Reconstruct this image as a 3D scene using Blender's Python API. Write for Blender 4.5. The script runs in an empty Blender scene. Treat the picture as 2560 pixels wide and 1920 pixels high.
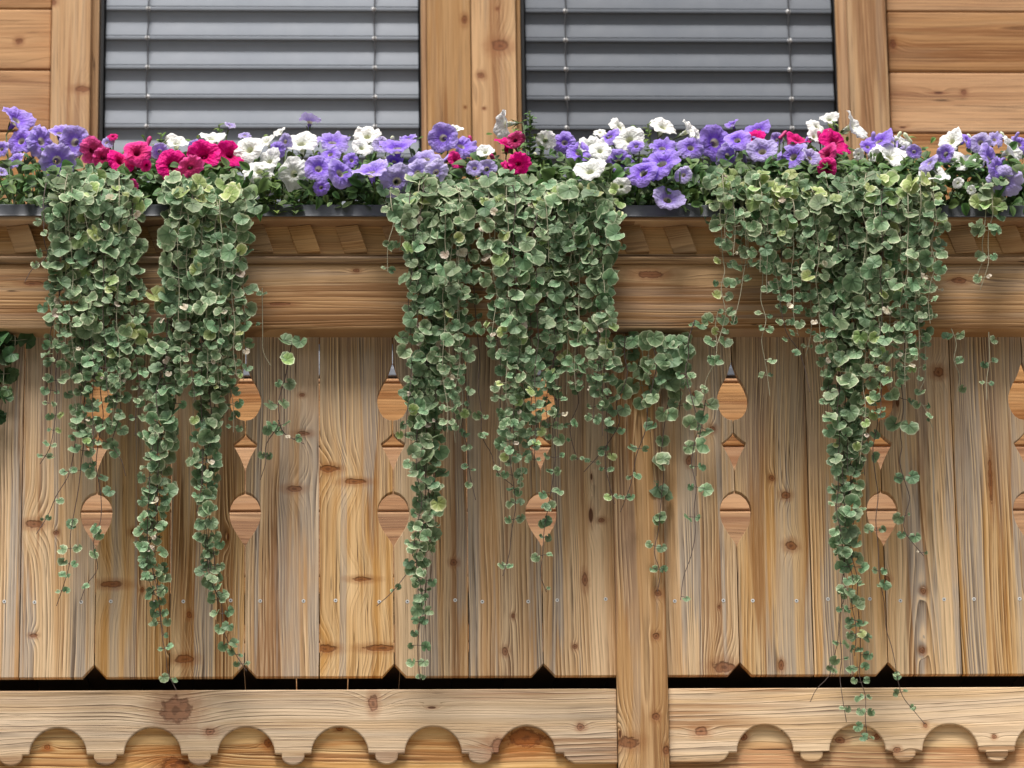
import bpy, bmesh, math, random
from math import radians as R, sin, cos, pi, exp
from mathutils import Vector, Matrix
rnd = random.Random(11)
S = bpy.context.scene
col = S.collection

# ------------------------------------------------------------------ camera
CAM = Vector((-0.3134, -9.0, -1.9473)); YAW, PIT, ROL, FPX = 0.0457, R(16), -0.0133, 10974.35
fw = Vector((sin(YAW) * cos(PIT), cos(YAW) * cos(PIT), sin(PIT)))
rt = Vector((cos(YAW), -sin(YAW), 0)); up = rt.cross(fw)
rt, up = (cos(ROL) * rt + sin(ROL) * up), (-sin(ROL) * rt + cos(ROL) * up)
cd = bpy.data.cameras.new('camera'); cam = bpy.data.objects.new('camera', cd); col.objects.link(cam)
cam.matrix_world = Matrix(((rt.x, up.x, -fw.x, CAM.x), (rt.y, up.y, -fw.y, CAM.y), (rt.z, up.z, -fw.z, CAM.z), (0, 0, 0, 1)))
cd.sensor_width = 36; cd.lens = FPX / 2560 * 36; cd.clip_end = 1000; cd.clip_start = 0.1
cd.dof.use_dof = True; cd.dof.focus_distance = 9.3; cd.dof.aperture_fstop = 5.0
S.camera = cam

# ------------------------------------------------------------------ light: soft overcast day
SUN_EL, SUN_AZ = R(69), R(197)
w = bpy.data.worlds.new('World'); S.world = w; w.use_nodes = True
nt = w.node_tree; nt.nodes.clear()
sk = nt.nodes.new('ShaderNodeTexSky'); sk.sky_type = 'NISHITA'; sk.sun_disc = False
sk.sun_elevation = SUN_EL; sk.sun_rotation = SUN_AZ; sk.air_density = 1.0; sk.dust_density = 4.0; sk.ozone_density = 1.0
hs = nt.nodes.new('ShaderNodeHueSaturation'); hs.inputs['Saturation'].default_value = 0.5
bg = nt.nodes.new('ShaderNodeBackground'); bg.inputs[1].default_value = 0.05
wo = nt.nodes.new('ShaderNodeOutputWorld')
nt.links.new(sk.outputs[0], hs.inputs['Color']); nt.links.new(hs.outputs[0], bg.inputs[0]); nt.links.new(bg.outputs[0], wo.inputs[0])
sl = bpy.data.lights.new('sun', 'SUN'); sl.energy = 1.5; sl.angle = R(20); sl.color = (1, 0.95, 0.89)
so = bpy.data.objects.new('sun', sl); col.objects.link(so)
sd = Vector((sin(SUN_AZ) * cos(SUN_EL), cos(SUN_AZ) * cos(SUN_EL), sin(SUN_EL)))
so.rotation_euler = sd.to_track_quat('Z', 'Y').to_euler(); so.location = (0, -20, 30)
S.view_settings.view_transform = 'Standard'; S.view_settings.look = 'None'
S.view_settings.exposure = 1.7; S.view_settings.gamma = 1.0; S.view_settings.use_curve_mapping = False
S.cycles.max_bounces = 8; S.cycles.transparent_max_bounces = 8

# ------------------------------------------------------------------ helpers
def at(px, py, Y):
    """point of the plane at depth Y that the photograph shows at pixel (px, py)"""
    d = fw + rt * ((px - 1280) / FPX) - up * ((py - 960) / FPX)
    return CAM + d * ((Y - CAM.y) / d.y)
def zat(py, Y, px=1000): return at(px, py, Y).z
def xat(px, py, Y): return at(px, py, Y).x
PX = at(1001, 1300, 0).x - at(1000, 1300, 0).x          # metres per photo pixel on the railing

def link(o, parent=None):
    col.objects.link(o)
    if parent is not None: o.parent = parent
    return o
def wpos(o):
    p = Vector(o.location)
    while o.parent: o = o.parent; p += Vector(o.location)
    return p
def mesh_obj(name, me, mat, parent=None, loc=(0, 0, 0)):
    """loc is a world position; parents carry no rotation"""
    if mat is not None and len(me.materials) == 0: me.materials.append(mat)
    o = bpy.data.objects.new(name, me); link(o, parent)
    o.location = Vector(loc) - (wpos(parent) if parent else Vector((0, 0, 0)))
    return o
def pydata(name, v, f, smooth=False):
    me = bpy.data.meshes.new(name); me.from_pydata([tuple(p) for p in v], [], f); me.update()
    if smooth: me.polygons.foreach_set('use_smooth', [True] * len(me.polygons))
    return me
def thing(name, label, cat, loc=(0, 0, 0), group=None):
    o = bpy.data.objects.new(name, None); o.empty_display_size = 0.05; link(o); o.location = loc
    o['label'] = label; o['category'] = cat
    if group: o['group'] = group
    return o
def bevel(o, w=0.002, seg=2):
    m = o.modifiers.new('bevel', 'BEVEL'); m.width = w; m.segments = seg; m.limit_method = 'ANGLE'; m.angle_limit = R(35)
    m.harden_normals = False
    return o
def box(name, lo, hi, mat, parent=None, bv=0.002):
    lo, hi = Vector(lo), Vector(hi); c = (lo + hi) / 2; h = (hi - lo) / 2
    v = [(sx * h.x, sy * h.y, sz * h.z) for sx in (-1, 1) for sy in (-1, 1) for sz in (-1, 1)]
    f = [(0, 1, 3, 2), (4, 6, 7, 5), (0, 4, 5, 1), (2, 3, 7, 6), (0, 2, 6, 4), (1, 5, 7, 3)]
    o = mesh_obj(name, pydata(name, v, f), mat, parent, c)
    if bv: bevel(o, bv)
    return o
def prism_xz(name, pts, y0, y1, mat, parent=None, bv=0.0015, org=None):
    """outline pts (x, z) counter-clockwise seen from -Y, extruded from y0 (front) to y1"""
    n = len(pts); cx = org[0] if org else sum(p[0] for p in pts) / n; cz = org[1] if org else sum(p[1] for p in pts) / n
    v = [(p[0] - cx, y0, p[1] - cz) for p in pts] + [(p[0] - cx, y1, p[1] - cz) for p in pts]
    f = [tuple(range(n)), tuple(range(2 * n - 1, n - 1, -1))] + [(i, i + n, (i + 1) % n + n, (i + 1) % n) for i in range(n)]
    o = mesh_obj(name, pydata(name, v, f), mat, parent, (cx, 0, cz))
    if bv: bevel(o, bv)
    return o
def prism_x(name, prof, x0, x1, mat, parent=None, smooth=True, n=1, cap=True):
    """profile (y, z) closed, extruded along X"""
    m = len(prof); cz = sum(p[1] for p in prof) / m; cx = (x0 + x1) / 2
    v = []; f = []
    for k in range(n + 1):
        x = x0 + (x1 - x0) * k / n - cx
        v += [(x, p[0], p[1] - cz) for p in prof]
    for k in range(n):
        for i in range(m):
            a, b = k * m + i, k * m + (i + 1) % m
            f.append((a, b, b + m, a + m))
    if cap: f += [tuple(range(m - 1, -1, -1)), tuple(range(n * m, n * m + m))]
    me = pydata(name, v, f, smooth)
    if smooth: me.set_sharp_from_angle(angle=R(38))
    return mesh_obj(name, me, mat, parent, (cx, 0, cz))
def frames(pts):
    out = []
    for i, p in enumerate(pts):
        t = (pts[min(i + 1, len(pts) - 1)] - pts[max(i - 1, 0)])
        t = t.normalized() if t.length > 1e-9 else Vector((0, 0, -1))
        a = Vector((0, 1, 0)) if abs(t.y) < 0.8 else Vector((1, 0, 0))
        u = t.cross(a).normalized(); out.append((p, u, t.cross(u)))
    return out
def tube(v, f, pts, r0, r1, n=5):
    b = len(v); fr = frames(pts); m = len(fr)
    for i, (p, u, q) in enumerate(fr):
        r = r0 + (r1 - r0) * i / max(1, m - 1)
        v += [p + (u * cos(2 * pi * k / n) + q * sin(2 * pi * k / n)) * r for k in range(n)]
    for i in range(m - 1):
        for k in range(n):
            f.append((b + i * n + k, b + i * n + (k + 1) % n, b + (i + 1) * n + (k + 1) % n, b + (i + 1) * n + k))
def catmull(P, step):
    out = []
    Q = [P[0] + (P[0] - P[1])] + list(P) + [P[-1] + (P[-1] - P[-2])]
    for i in range(1, len(Q) - 2):
        a, b, c, d = Q[i - 1], Q[i], Q[i + 1], Q[i + 2]
        n = max(1, int(round((c - b).length / step)))
        for k in range(n):
            t = k / n
            out.append(0.5 * ((2 * b) + (c - a) * t + (2 * a - 5 * b + 4 * c - d) * t * t + (3 * b - a - 3 * c + d) * t ** 3))
    out.append(P[-1].copy())
    return out

# ------------------------------------------------------------------ materials
class NT:
    def __init__(s, name):
        s.m = bpy.data.materials.new(name); s.m.use_nodes = True; s.t = s.m.node_tree
        s.b = s.t.nodes['Principled BSDF']; s.out = s.t.nodes['Material Output']
    def n(s, typ, **kw):
        x = s.t.nodes.new('ShaderNode' + typ)
        for k, v in kw.items(): setattr(x, k, v)
        return x
    def l(s, a, b): s.t.links.new(a, b)
    def put(s, sock, v):
        if isinstance(v, bpy.types.NodeSocket): s.l(v, sock)
        else: sock.default_value = v
    def math(s, op, a, b=None, c=None, clamp=False):
        x = s.n('Math', operation=op); x.use_clamp = clamp
        s.put(x.inputs[0], a)
        if b is not None: s.put(x.inputs[1], b)
        if c is not None: s.put(x.inputs[2], c)
        return x.outputs[0]
    def comb(s, x, y, z):
        k = s.n('CombineXYZ')
        for i, v in enumerate((x, y, z)): s.put(k.inputs[i], v)
        return k.outputs[0]
    def noise(s, vec, scale=1.0, detail=2.0, rough=0.5, dist=0.0):
        k = s.n('TexNoise'); s.l(vec, k.inputs['Vector']); k.inputs['Scale'].default_value = scale
        k.inputs['Detail'].default_value = detail; k.inputs['Roughness'].default_value = rough; k.inputs['Distortion'].default_value = dist
        return k.outputs[0]
    def mix(s, fac, a, b, blend='MIX'):
        k = s.n('Mix', data_type='RGBA', blend_type=blend)
        s.put(k.inputs[0], fac)
        for i, v in ((6, a), (7, b)):
            if isinstance(v, bpy.types.NodeSocket): s.l(v, k.inputs[i])
            else: k.inputs[i].default_value = (*v, 1)
        return k.outputs[2]
    def rng(s, v, a, b, c=0.0, d=1.0, smooth=True):
        k = s.n('MapRange'); k.interpolation_type = 'SMOOTHSTEP' if smooth else 'LINEAR'; k.clamp = True
        s.put(k.inputs[0], v)
        for i, q in enumerate((a, b, c, d)): s.put(k.inputs[1 + i], q)
        return k.outputs[0]
    def bump(s, h, strength, dist):
        k = s.n('Bump'); k.inputs['Strength'].default_value = strength; k.inputs['Distance'].default_value = dist
        s.l(h, k.inputs['Height']); s.l(k.outputs[0], s.b.inputs['Normal'])

NK = 5
def wood(name, axis, pale, honey, dark, grey, grey_amt, ring=150.0, vknots=0.5, line=0.75, bumps=0.35, greytop=None, rough=0.75, plain=0.0):
    """softwood board: annual rings of a log cut by the board, latewood lines, knots, weathered streaks. axis: the board's long axis"""
    s = NT(name)
    tc = s.n('TexCoord'); sp = s.n('SeparateXYZ'); s.l(tc.outputs['Object'], sp.inputs[0])
    x, y, z = sp.outputs
    u, L = (x, z) if axis == 'Z' else (z, x)
    oi = s.n('ObjectInfo'); rn = oi.outputs['Random']
    seed = s.math('MULTIPLY', rn, 61.0); r2 = s.math('FRACT', s.math('MULTIPLY', rn, 17.31)); r3 = s.math('FRACT', s.math('MULTIPLY', rn, 43.77))
    # explicit knots carried by the object
    dist = None; core = None; halo = None; rimk = None
    for i in range(NK):
        a = s.n('Attribute', attribute_type='OBJECT', attribute_name='knot_%d' % i)
        ks = s.n('SeparateXYZ'); s.l(a.outputs['Vector'], ks.inputs[0])
        su = s.math('MAXIMUM', ks.outputs[2], 1e-5); sL = s.math('MAXIMUM', a.outputs['Alpha'], 1e-5)
        du = s.math('SUBTRACT', u, ks.outputs[0]); dl = s.math('SUBTRACT', L, ks.outputs[1])
        wob = s.noise(s.comb(s.math('MULTIPLY', u, 70), s.math('MULTIPLY', L, 70), seed), 1.0, 3.0, 0.6)
        e = s.math('SQRT', s.math('ADD', s.math('POWER', s.math('ABSOLUTE', s.math('DIVIDE', du, su)), 2.0), s.math('POWER', s.math('ABSOLUTE', s.math('DIVIDE', dl, sL)), 2.0)))
        e = s.math('ADD', e, s.math('MULTIPLY', s.math('SUBTRACT', wob, 0.5), 1.3))
        e2 = s.math('SQRT', s.math('ADD', s.math('POWER', s.math('ABSOLUTE', s.math('DIVIDE', du, s.math('MULTIPLY', su, 1.6))), 2.0), s.math('POWER', s.math('ABSOLUTE', s.math('DIVIDE', dl, s.math('MULTIPLY', s.math('MAXIMUM', su, sL), 2.6))), 2.0)))
        g = s.math('EXPONENT', s.math('MULTIPLY', s.math('MULTIPLY', e2, e2), -1.0))
        dd = s.math('MULTIPLY', s.math('MULTIPLY', g, s.math('MINIMUM', su, 0.02)), 1.3)
        c = s.rng(e, 0.75, 1.15, 1.0, 0.0)
        ed = s.math('MULTIPLY', s.rng(e, 0.62, 0.92), s.rng(e, 1.25, 0.95)); ed = s.math('MAXIMUM', ed, s.rng(e, 0.38, 0.12, 0.0, 0.8))
        rimk = ed if i == 0 else s.math('MAXIMUM', rimk, ed)
        h = s.rng(e, 1.0, 2.6, 1.0, 0.0)
        dist = dd if dist is None else s.math('ADD', dist, dd)
        core = c if core is None else s.math('MAXIMUM', core, c)
        halo = h if halo is None else s.math('MAXIMUM', halo, h)
    # scattered small knots
    vv = s.comb(s.math('MULTIPLY_ADD', u, 11.0, seed), s.math('MULTIPLY_ADD', L, 3.2, s.math('MULTIPLY', seed, 1.7)), 0.0)
    vo = s.n('TexVoronoi', voronoi_dimensions='2D'); s.l(vv, vo.inputs['Vector']); vo.inputs['Scale'].default_value = 1.0
    vs = s.n('SeparateColor'); s.l(vo.outputs['Color'], vs.inputs[0])
    on = s.math('LESS_THAN', vs.outputs[0], vknots * 0.45)
    size = s.math('MULTIPLY_ADD', vs.outputs[1], 0.035, 0.02)
    vd = s.math('DIVIDE', vo.outputs['Distance'], size)
    vcore = s.math('MULTIPLY', s.rng(vd, 0.8, 1.3, 1.0, 0.0), on)
    vhalo = s.math('MULTIPLY', s.rng(vd, 1.0, 3.0, 0.8, 0.0), on)
    vdist = s.math('MULTIPLY', s.math('MULTIPLY', s.math('EXPONENT', s.math('MULTIPLY', s.math('MULTIPLY', vd, vd), -0.06)), on), 0.016)
    dist = s.math('ADD', dist, vdist); core = s.math('MAXIMUM', core, vcore); halo = s.math('MAXIMUM', halo, vhalo)
    # ring field
    lo = s.noise(s.comb(s.math('MULTIPLY_ADD', L, 1.1, seed), s.math('MULTIPLY', u, 4.0), r2), 1.0, 2.0, 0.5)
    lo2 = s.noise(s.comb(s.math('MULTIPLY_ADD', L, 7.0, seed), s.math('MULTIPLY', u, 16.0), r3), 1.0, 2.0, 0.5)
    a = s.math('ADD', s.math('SUBTRACT', u, s.math('MULTIPLY', s.math('SUBTRACT', r2, 0.5), 0.46)), s.math('MULTIPLY', s.math('SUBTRACT', lo, 0.5), 0.07))
    a = s.math('ADD', a, s.math('MULTIPLY', s.math('SUBTRACT', lo2, 0.5), 0.003))
    slow = s.noise(s.comb(s.math('MULTIPLY_ADD', L, 0.9, s.math('MULTIPLY', seed, 2.3)), r3, 5.0), 1.0, 1.0)
    b = s.math('ADD', s.math('MULTIPLY', s.math('SUBTRACT', slow, 0.5), 0.16), s.math('MULTIPLY', r3, 0.03))
    rr = s.math('SQRT', s.math('ADD', s.math('MULTIPLY', a, a), s.math('ADD', s.math('MULTIPLY', b, b), 0.0002)))
    rr = s.math('ADD', rr, dist)
    jit = s.noise(s.comb(s.math('MULTIPLY', rr, 60.0), s.math('MULTIPLY', L, 0.4), seed), 1.0, 1.0)
    ph = s.math('FRACT', s.math('ADD', s.math('MULTIPLY', rr, ring), s.math('MULTIPLY', jit, 3.2)))
    late = s.math('MULTIPLY', s.math('POWER', ph, 2.4), s.rng(ph, 0.90, 1.0, 1.0, 0.0))     # thin dark latewood line
    early = s.rng(ph, 0.45, 0.05, 0.0, 1.0)                                                   # bleached earlywood ridge beside it
    fib = s.noise(s.comb(s.math('MULTIPLY', u, 420.0), s.math('MULTIPLY', L, 5.0), seed), 1.0, 3.0, 0.6)
    fine = s.noise(s.comb(s.math('MULTIPLY', u, 900.0), s.math('MULTIPLY', L, 40.0), seed), 1.0, 2.0, 0.6)
    band = s.noise(s.comb(s.math('MULTIPLY', rr, 22.0), s.math('MULTIPLY', L, 0.25), seed), 1.0, 2.0)
    strk = s.noise(s.comb(s.math('MULTIPLY_ADD', u, 19.0, seed), s.math('MULTIPLY', L, 0.75), r2), 1.0, 3.0, 0.55, 0.3)
    strk2 = s.noise(s.comb(s.math('MULTIPLY_ADD', u, 27.0, s.math('MULTIPLY', seed, 3.1)), s.math('MULTIPLY', L, 0.9), r3), 1.0, 3.0, 0.55, 0.3)
    blot = s.noise(s.comb(s.math('MULTIPLY_ADD', u, 9.0, seed), s.math('MULTIPLY', L, 2.5), r3), 1.0, 3.0, 0.6, 0.4)
    base = s.mix(s.rng(band, 0.34, 0.62), pale, honey)
    base = s.mix(s.math('MULTIPLY', s.rng(strk, 0.52, 0.60), 0.8), base, dark)
    base = s.mix(s.math('MULTIPLY', s.rng(strk, 0.46, 0.34), 0.7), base, tuple(min(1, c * 1.18) for c in pale))
    g = s.math('MULTIPLY', s.rng(strk2, 0.50, 0.58), s.rng(blot, 0.3, 0.6, 0.45, 1.0))
    g = s.math('MULTIPLY', g, grey_amt, clamp=True)
    if greytop:                                            # boards grey towards the top: weathering plus handrail shade put into the colour
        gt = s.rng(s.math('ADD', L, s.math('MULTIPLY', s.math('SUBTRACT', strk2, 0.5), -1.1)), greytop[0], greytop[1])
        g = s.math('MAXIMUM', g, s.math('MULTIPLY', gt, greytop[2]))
    base = s.mix(g, base, grey)
    brk = s.noise(s.comb(s.math('MULTIPLY', u, 75.0), s.math('MULTIPLY', L, 5.0), s.math('MULTIPLY', seed, 1.3)), 1.0, 3.0, 0.65)
    amp = s.math('MULTIPLY', s.math('MULTIPLY', s.rng(blot, 0.38, 0.58, 0.12, 1.0), line), s.rng(brk, 0.36, 0.62, 0.15, 1.15))
    base = s.mix(s.math('MULTIPLY', s.math('MULTIPLY', early, amp), 0.6), base, tuple(min(1, c * 1.4) for c in pale))
    base = s.mix(s.math('MULTIPLY', late, amp), base, tuple(c * 0.20 for c in dark))
    base = s.mix(s.math('MULTIPLY', s.rng(fib, 0.54, 0.72), 0.42), base, tuple(c * 0.5 for c in dark))
    base = s.mix(s.math('MULTIPLY', s.rng(fib, 0.46, 0.28), 0.45), base, tuple(min(1, c * 1.4) for c in pale))
    # fine drying cracks along the grain
    ck = s.noise(s.comb(s.math('MULTIPLY', u, 130.0), s.math('MULTIPLY', L, 1.6), s.math('ADD', seed, 9.0)), 1.0, 1.0)
    ckm = s.math('MULTIPLY', s.rng(s.math('ABSOLUTE', s.math('SUBTRACT', ck, 0.5)), 0.016, 0.004), s.rng(s.noise(s.comb(s.math('MULTIPLY', u, 16.0), s.math('MULTIPLY', L, 3.0), s.math('ADD', seed, 4.0)), 1.0, 2.0), 0.55, 0.66))
    base = s.mix(s.math('MULTIPLY', ckm, 0.8), base, tuple(c * 0.16 for c in dark))
    base = s.mix(s.math('MULTIPLY', halo, 0.5), base, (dark[0] * 0.95, dark[1] * 0.78, dark[2] * 0.7))
    base = s.mix(s.math('MULTIPLY', core, 0.75), base, (dark[0] * 0.74, dark[1] * 0.54, dark[2] * 0.5))
    base = s.mix(s.math('MULTIPLY', s.math('MULTIPLY', rimk, core), 0.6), base, (dark[0] * 0.16, dark[1] * 0.11, dark[2] * 0.1))
    base = s.mix(s.math('MULTIPLY', vcore, 0.8), base, (dark[0] * 0.25, dark[1] * 0.17, dark[2] * 0.14))
    # slow tone difference from board to board
    hv = s.n('HueSaturation'); s.put(hv.inputs['Value'], s.rng(r3, 0, 1, 0.86, 1.12, False)); s.put(hv.inputs['Saturation'], s.rng(r2, 0, 1, 0.9, 1.08, False))
    s.l(base, hv.inputs['Color']); s.l(hv.outputs[0], s.b.inputs['Base Color'])
    s.b.inputs['Roughness'].default_value = rough; s.b.inputs['Specular IOR Level'].default_value = 0.3
    h = s.math('ADD', s.math('MULTIPLY', late, -1.0), s.math('ADD', s.math('MULTIPLY', fib, 0.5), s.math('MULTIPLY', fine, 0.25)))
    h = s.math('SUBTRACT', s.math('SUBTRACT', h, s.math('MULTIPLY', core, 0.8)), s.math('MULTIPLY', ckm, 1.5))
    s.bump(h, bumps, 0.0022)
    return s.m

def plainmat(name, c, rough=0.5, metal=0.0, spec=0.5, nz=0.0, nscale=30.0):
    s = NT(name)
    if nz:
        tc = s.n('TexCoord'); k = s.noise(tc.outputs['Object'], nscale, 4, 0.6)
        k2 = s.noise(tc.outputs['Object'], nscale * 0.2, 3, 0.6)
        f = s.math('ADD', s.math('MULTIPLY', k, 0.5), s.math('MULTIPLY', k2, 0.5))
        s.l(s.mix(s.rng(f, 0.3, 0.7), tuple(q * (1 - nz) for q in c), tuple(min(1, q * (1 + nz)) for q in c)), s.b.inputs['Base Color'])
        s.put(s.b.inputs['Roughness'], s.rng(k2, 0.3, 0.7, rough * 0.8, min(1, rough * 1.25)))
    else:
        s.b.inputs['Base Color'].default_value = (*c, 1); s.b.inputs['Roughness'].default_value = rough
    s.b.inputs['Metallic'].default_value = metal; s.b.inputs['Specular IOR Level'].default_value = spec
    return s.m

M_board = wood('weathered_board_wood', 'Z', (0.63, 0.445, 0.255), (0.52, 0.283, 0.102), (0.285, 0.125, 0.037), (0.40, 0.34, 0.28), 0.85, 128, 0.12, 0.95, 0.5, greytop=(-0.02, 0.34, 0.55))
M_post = wood('post_wood', 'Z', (0.65, 0.44, 0.24), (0.53, 0.295, 0.115), (0.32, 0.145, 0.047), (0.48, 0.40, 0.32), 0.4, 115, 0.05, 1.0, 0.5)
M_rail = wood('handrail_wood', 'X', (0.54, 0.345, 0.178), (0.43, 0.232, 0.098), (0.27, 0.122, 0.042), (0.42, 0.33, 0.25), 0.45, 115, 0.06, 0.8, 0.4)
M_fascia = wood('bleached_fascia_wood', 'X', (0.68, 0.505, 0.325), (0.59, 0.385, 0.195), (0.38, 0.19, 0.075), (0.50, 0.42, 0.35), 0.3, 88, 0.08, 1.0, 0.5)
M_beam = wood('beam_wood', 'X', (0.78, 0.53, 0.28), (0.66, 0.375, 0.155), (0.43, 0.18, 0.06), (0.55, 0.40, 0.27), 0.15, 85, 0.12, 1.0, 0.5)
M_wall = wood('wall_plank_wood', 'X', (0.55, 0.305, 0.135), (0.43, 0.205, 0.075), (0.29, 0.115, 0.036), (0.42, 0.27, 0.16), 0.25, 120, 0.3, 0.6, 0.25)
M_trim = wood('window_trim_wood', 'Z', (0.58, 0.36, 0.182), (0.46, 0.25, 0.105), (0.30, 0.132, 0.048), (0.46, 0.34, 0.23), 0.3, 120, 0.2, 0.45, 0.25)
M_block = wood('carved_band_wood', 'X', (0.47, 0.285, 0.135), (0.42, 0.235, 0.10), (0.34, 0.175, 0.068), (0.42, 0.30, 0.19), 0.2, 150, 0.0, 0.5, 0.35)
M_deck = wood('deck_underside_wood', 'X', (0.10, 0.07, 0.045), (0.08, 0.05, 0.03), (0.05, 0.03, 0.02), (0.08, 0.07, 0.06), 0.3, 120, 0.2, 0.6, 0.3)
M_zinc = plainmat('zinc_sheet', (0.085, 0.092, 0.105), 0.5, 0.2, 0.5, 0.25, 18)
M_slat = plainmat('blind_paint', (0.25, 0.276, 0.318), 0.55, 0.0, 0.35, 0.04, 40)
M_slat2 = plainmat('dimmed_blind_paint', (0.132, 0.148, 0.174), 0.55, 0.0, 0.35, 0.04, 40)  # same slat paint darkened; its dimmer reflection is put into the colour
M_cord = plainmat('blind_cord', (0.05, 0.05, 0.055), 0.8)
M_clip = plainmat('white_clip', (0.75, 0.75, 0.75), 0.4)
M_rubber = plainmat('black_guide', (0.012, 0.012, 0.013), 0.5)
M_screw = plainmat('screw_steel', (0.72, 0.71, 0.70), 0.4, 0.2, 0.5)
M_recess = plainmat('screw_recess', (0.05, 0.045, 0.04), 0.7)
M_soil = plainmat('potting_soil', (0.03, 0.022, 0.015), 0.95, 0, 0.2, 0.4, 60)
M_ground = plainmat('gravel_yard', (0.19, 0.178, 0.155), 0.9, 0, 0.2, 0.25, 0.6)
M_blocker = plainmat('light_blocker_green', (0.035, 0.045, 0.022), 0.95, 0, 0.1, 0.5, 0.05)

def knots(o, lst, axis, Y):
    """knots at photo pixels: (px, py, half width px across X, half height px along Z)"""
    p0 = wpos(o)
    for i, (px, py, sx, sz) in enumerate(lst[:NK]):
        p = at(px, py, Y) - p0
        a, b = sx * PX, sz * PX / 0.96
        o['knot_%d' % i] = [p.x, p.z, a, b] if axis == 'Z' else [p.z, p.x, b, a]

# ------------------------------------------------------------------ ground (outside the frame, bounces light)
GZ = CAM.z - 1.6
gnd = mesh_obj('ground', pydata('ground', [(-300, -300, 0), (300, -300, 0), (300, 300, 0), (-300, 300, 0)], [(0, 1, 2, 3)]), M_ground, None, (0, 0, GZ)); gnd['kind'] = 'structure'

# unseen wooded slope added behind the camera to block low sky light
hv_, hf_ = [], []
NA, NRR = 72, 9
for i in range(NA + 1):
    a_ = R(180) + R(210) * (i / NA - 0.5)
    for j in range(NRR):
        t = j / (NRR - 1); d = 90 + 110 * t
        ridge = 112 + 14 * sin(a_ * 5.0 + 1) + 7 * sin(a_ * 13.0) + 3 * sin(a_ * 31.0)
        hv_.append((d * sin(a_), d * cos(a_) - 9, ridge * (t ** 0.8) * cos((a_ - pi) * 0.55) + rnd.uniform(-1.2, 1.2) * t - 0.5 * (1 - t)))
for i in range(NA):
    for j in range(NRR - 1):
        q = i * NRR + j; hf_.append((q, q + 1, q + NRR + 1, q + NRR))
hl = mesh_obj('light_blocking_slope', pydata('light_blocking_slope', hv_, hf_, True), M_blocker, None, (0, 0, GZ)); hl['kind'] = 'structure'

# ------------------------------------------------------------------ house wall
YW = 1.20
wall = thing('house_wall', 'orange wooden house wall of broad horizontal planks behind the balcony', 'wall', (0, YW, 0))
zj = [zat(y, YW, 2300) for y in (29, 182, 333)]
PH = (zj[0] - zj[2]) / 2
WINB = zat(946, YW, 1000)                        # bottom of the windows
X0, X1 = -2.3, 2.5
XL = xat(127, 200, YW); XR = xat(2223, 200, YW)
k = -1
zt = zj[0] + PH * 5
WK = {}
row = 0
while zt > -0.5:
    zb = zt - PH
    segs = [(X0, X1)] if zt <= WINB + 1e-3 else ([(X0, XL - 0.001), (XR + 0.001, X1)] if zb >= WINB - 1e-3 else None)
    if segs is None:                              # the course cut by the windows
        box('plank', (XL, YW, zb + 0.0012), (XR, YW + 0.06, WINB), M_wall, wall, 0.004)
        segs = [(X0, XL - 0.001), (XR + 0.001, X1)]
    for s0, s1 in segs:
        o = box('plank', (s0, YW, zb + 0.0012), (s1, YW + 0.06, zt - 0.0012), M_wall, wall, 0.004)
        for q in ((47, 103, 10, 9), (2295, 80, 8, 5), (2410, 232, 8, 9), (2232, 110, 8, 14), (1985, 1270, 7, 6)):
            p = at(q[0], q[1], YW)
            if zb < p.z < zt and s0 < p.x < s1: knots(o, [q], 'X', YW)
    zt = zb; row += 1
ZT = zj[0] + PH * 5
# trims round the windows
YT = 1.155
def trim(pxa, pxb, py, y0=YT, y1=YW + 0.1, kn=(), zb=None):
    o = box('window_trim', (xat(pxa, py, y0), y0, WINB if zb is None else zb), (xat(pxb, py, y0) - 0.001, y1, ZT), M_trim, wall, 0.003)
    if kn: knots(o, list(kn), 'Z', y0)
    return o
trim(127, 226, 200, kn=((205, 222, 22, 9), (135, 5, 8, 8)))
trim(226.5, 247, 200, YT + 0.03)
trim(1053, 1068, 200, YT + 0.03)
trim(1068.5, 1178.5, 200, kn=((1161, 50, 8, 14), (1163, 268, 4, 4), (1110, 330, 6, 9)))
trim(1179.5, 1292, 200, kn=((1202, 188, 10, 9), (1243, 22, 6, 5), (1250, 115, 26, 18), (1210, 271, 5, 4)))
trim(1292.5, 1304, 200, YT + 0.03)
trim(2094, 2124, 200, YT + 0.03)
trim(2124.5, 2222, 200)
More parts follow.
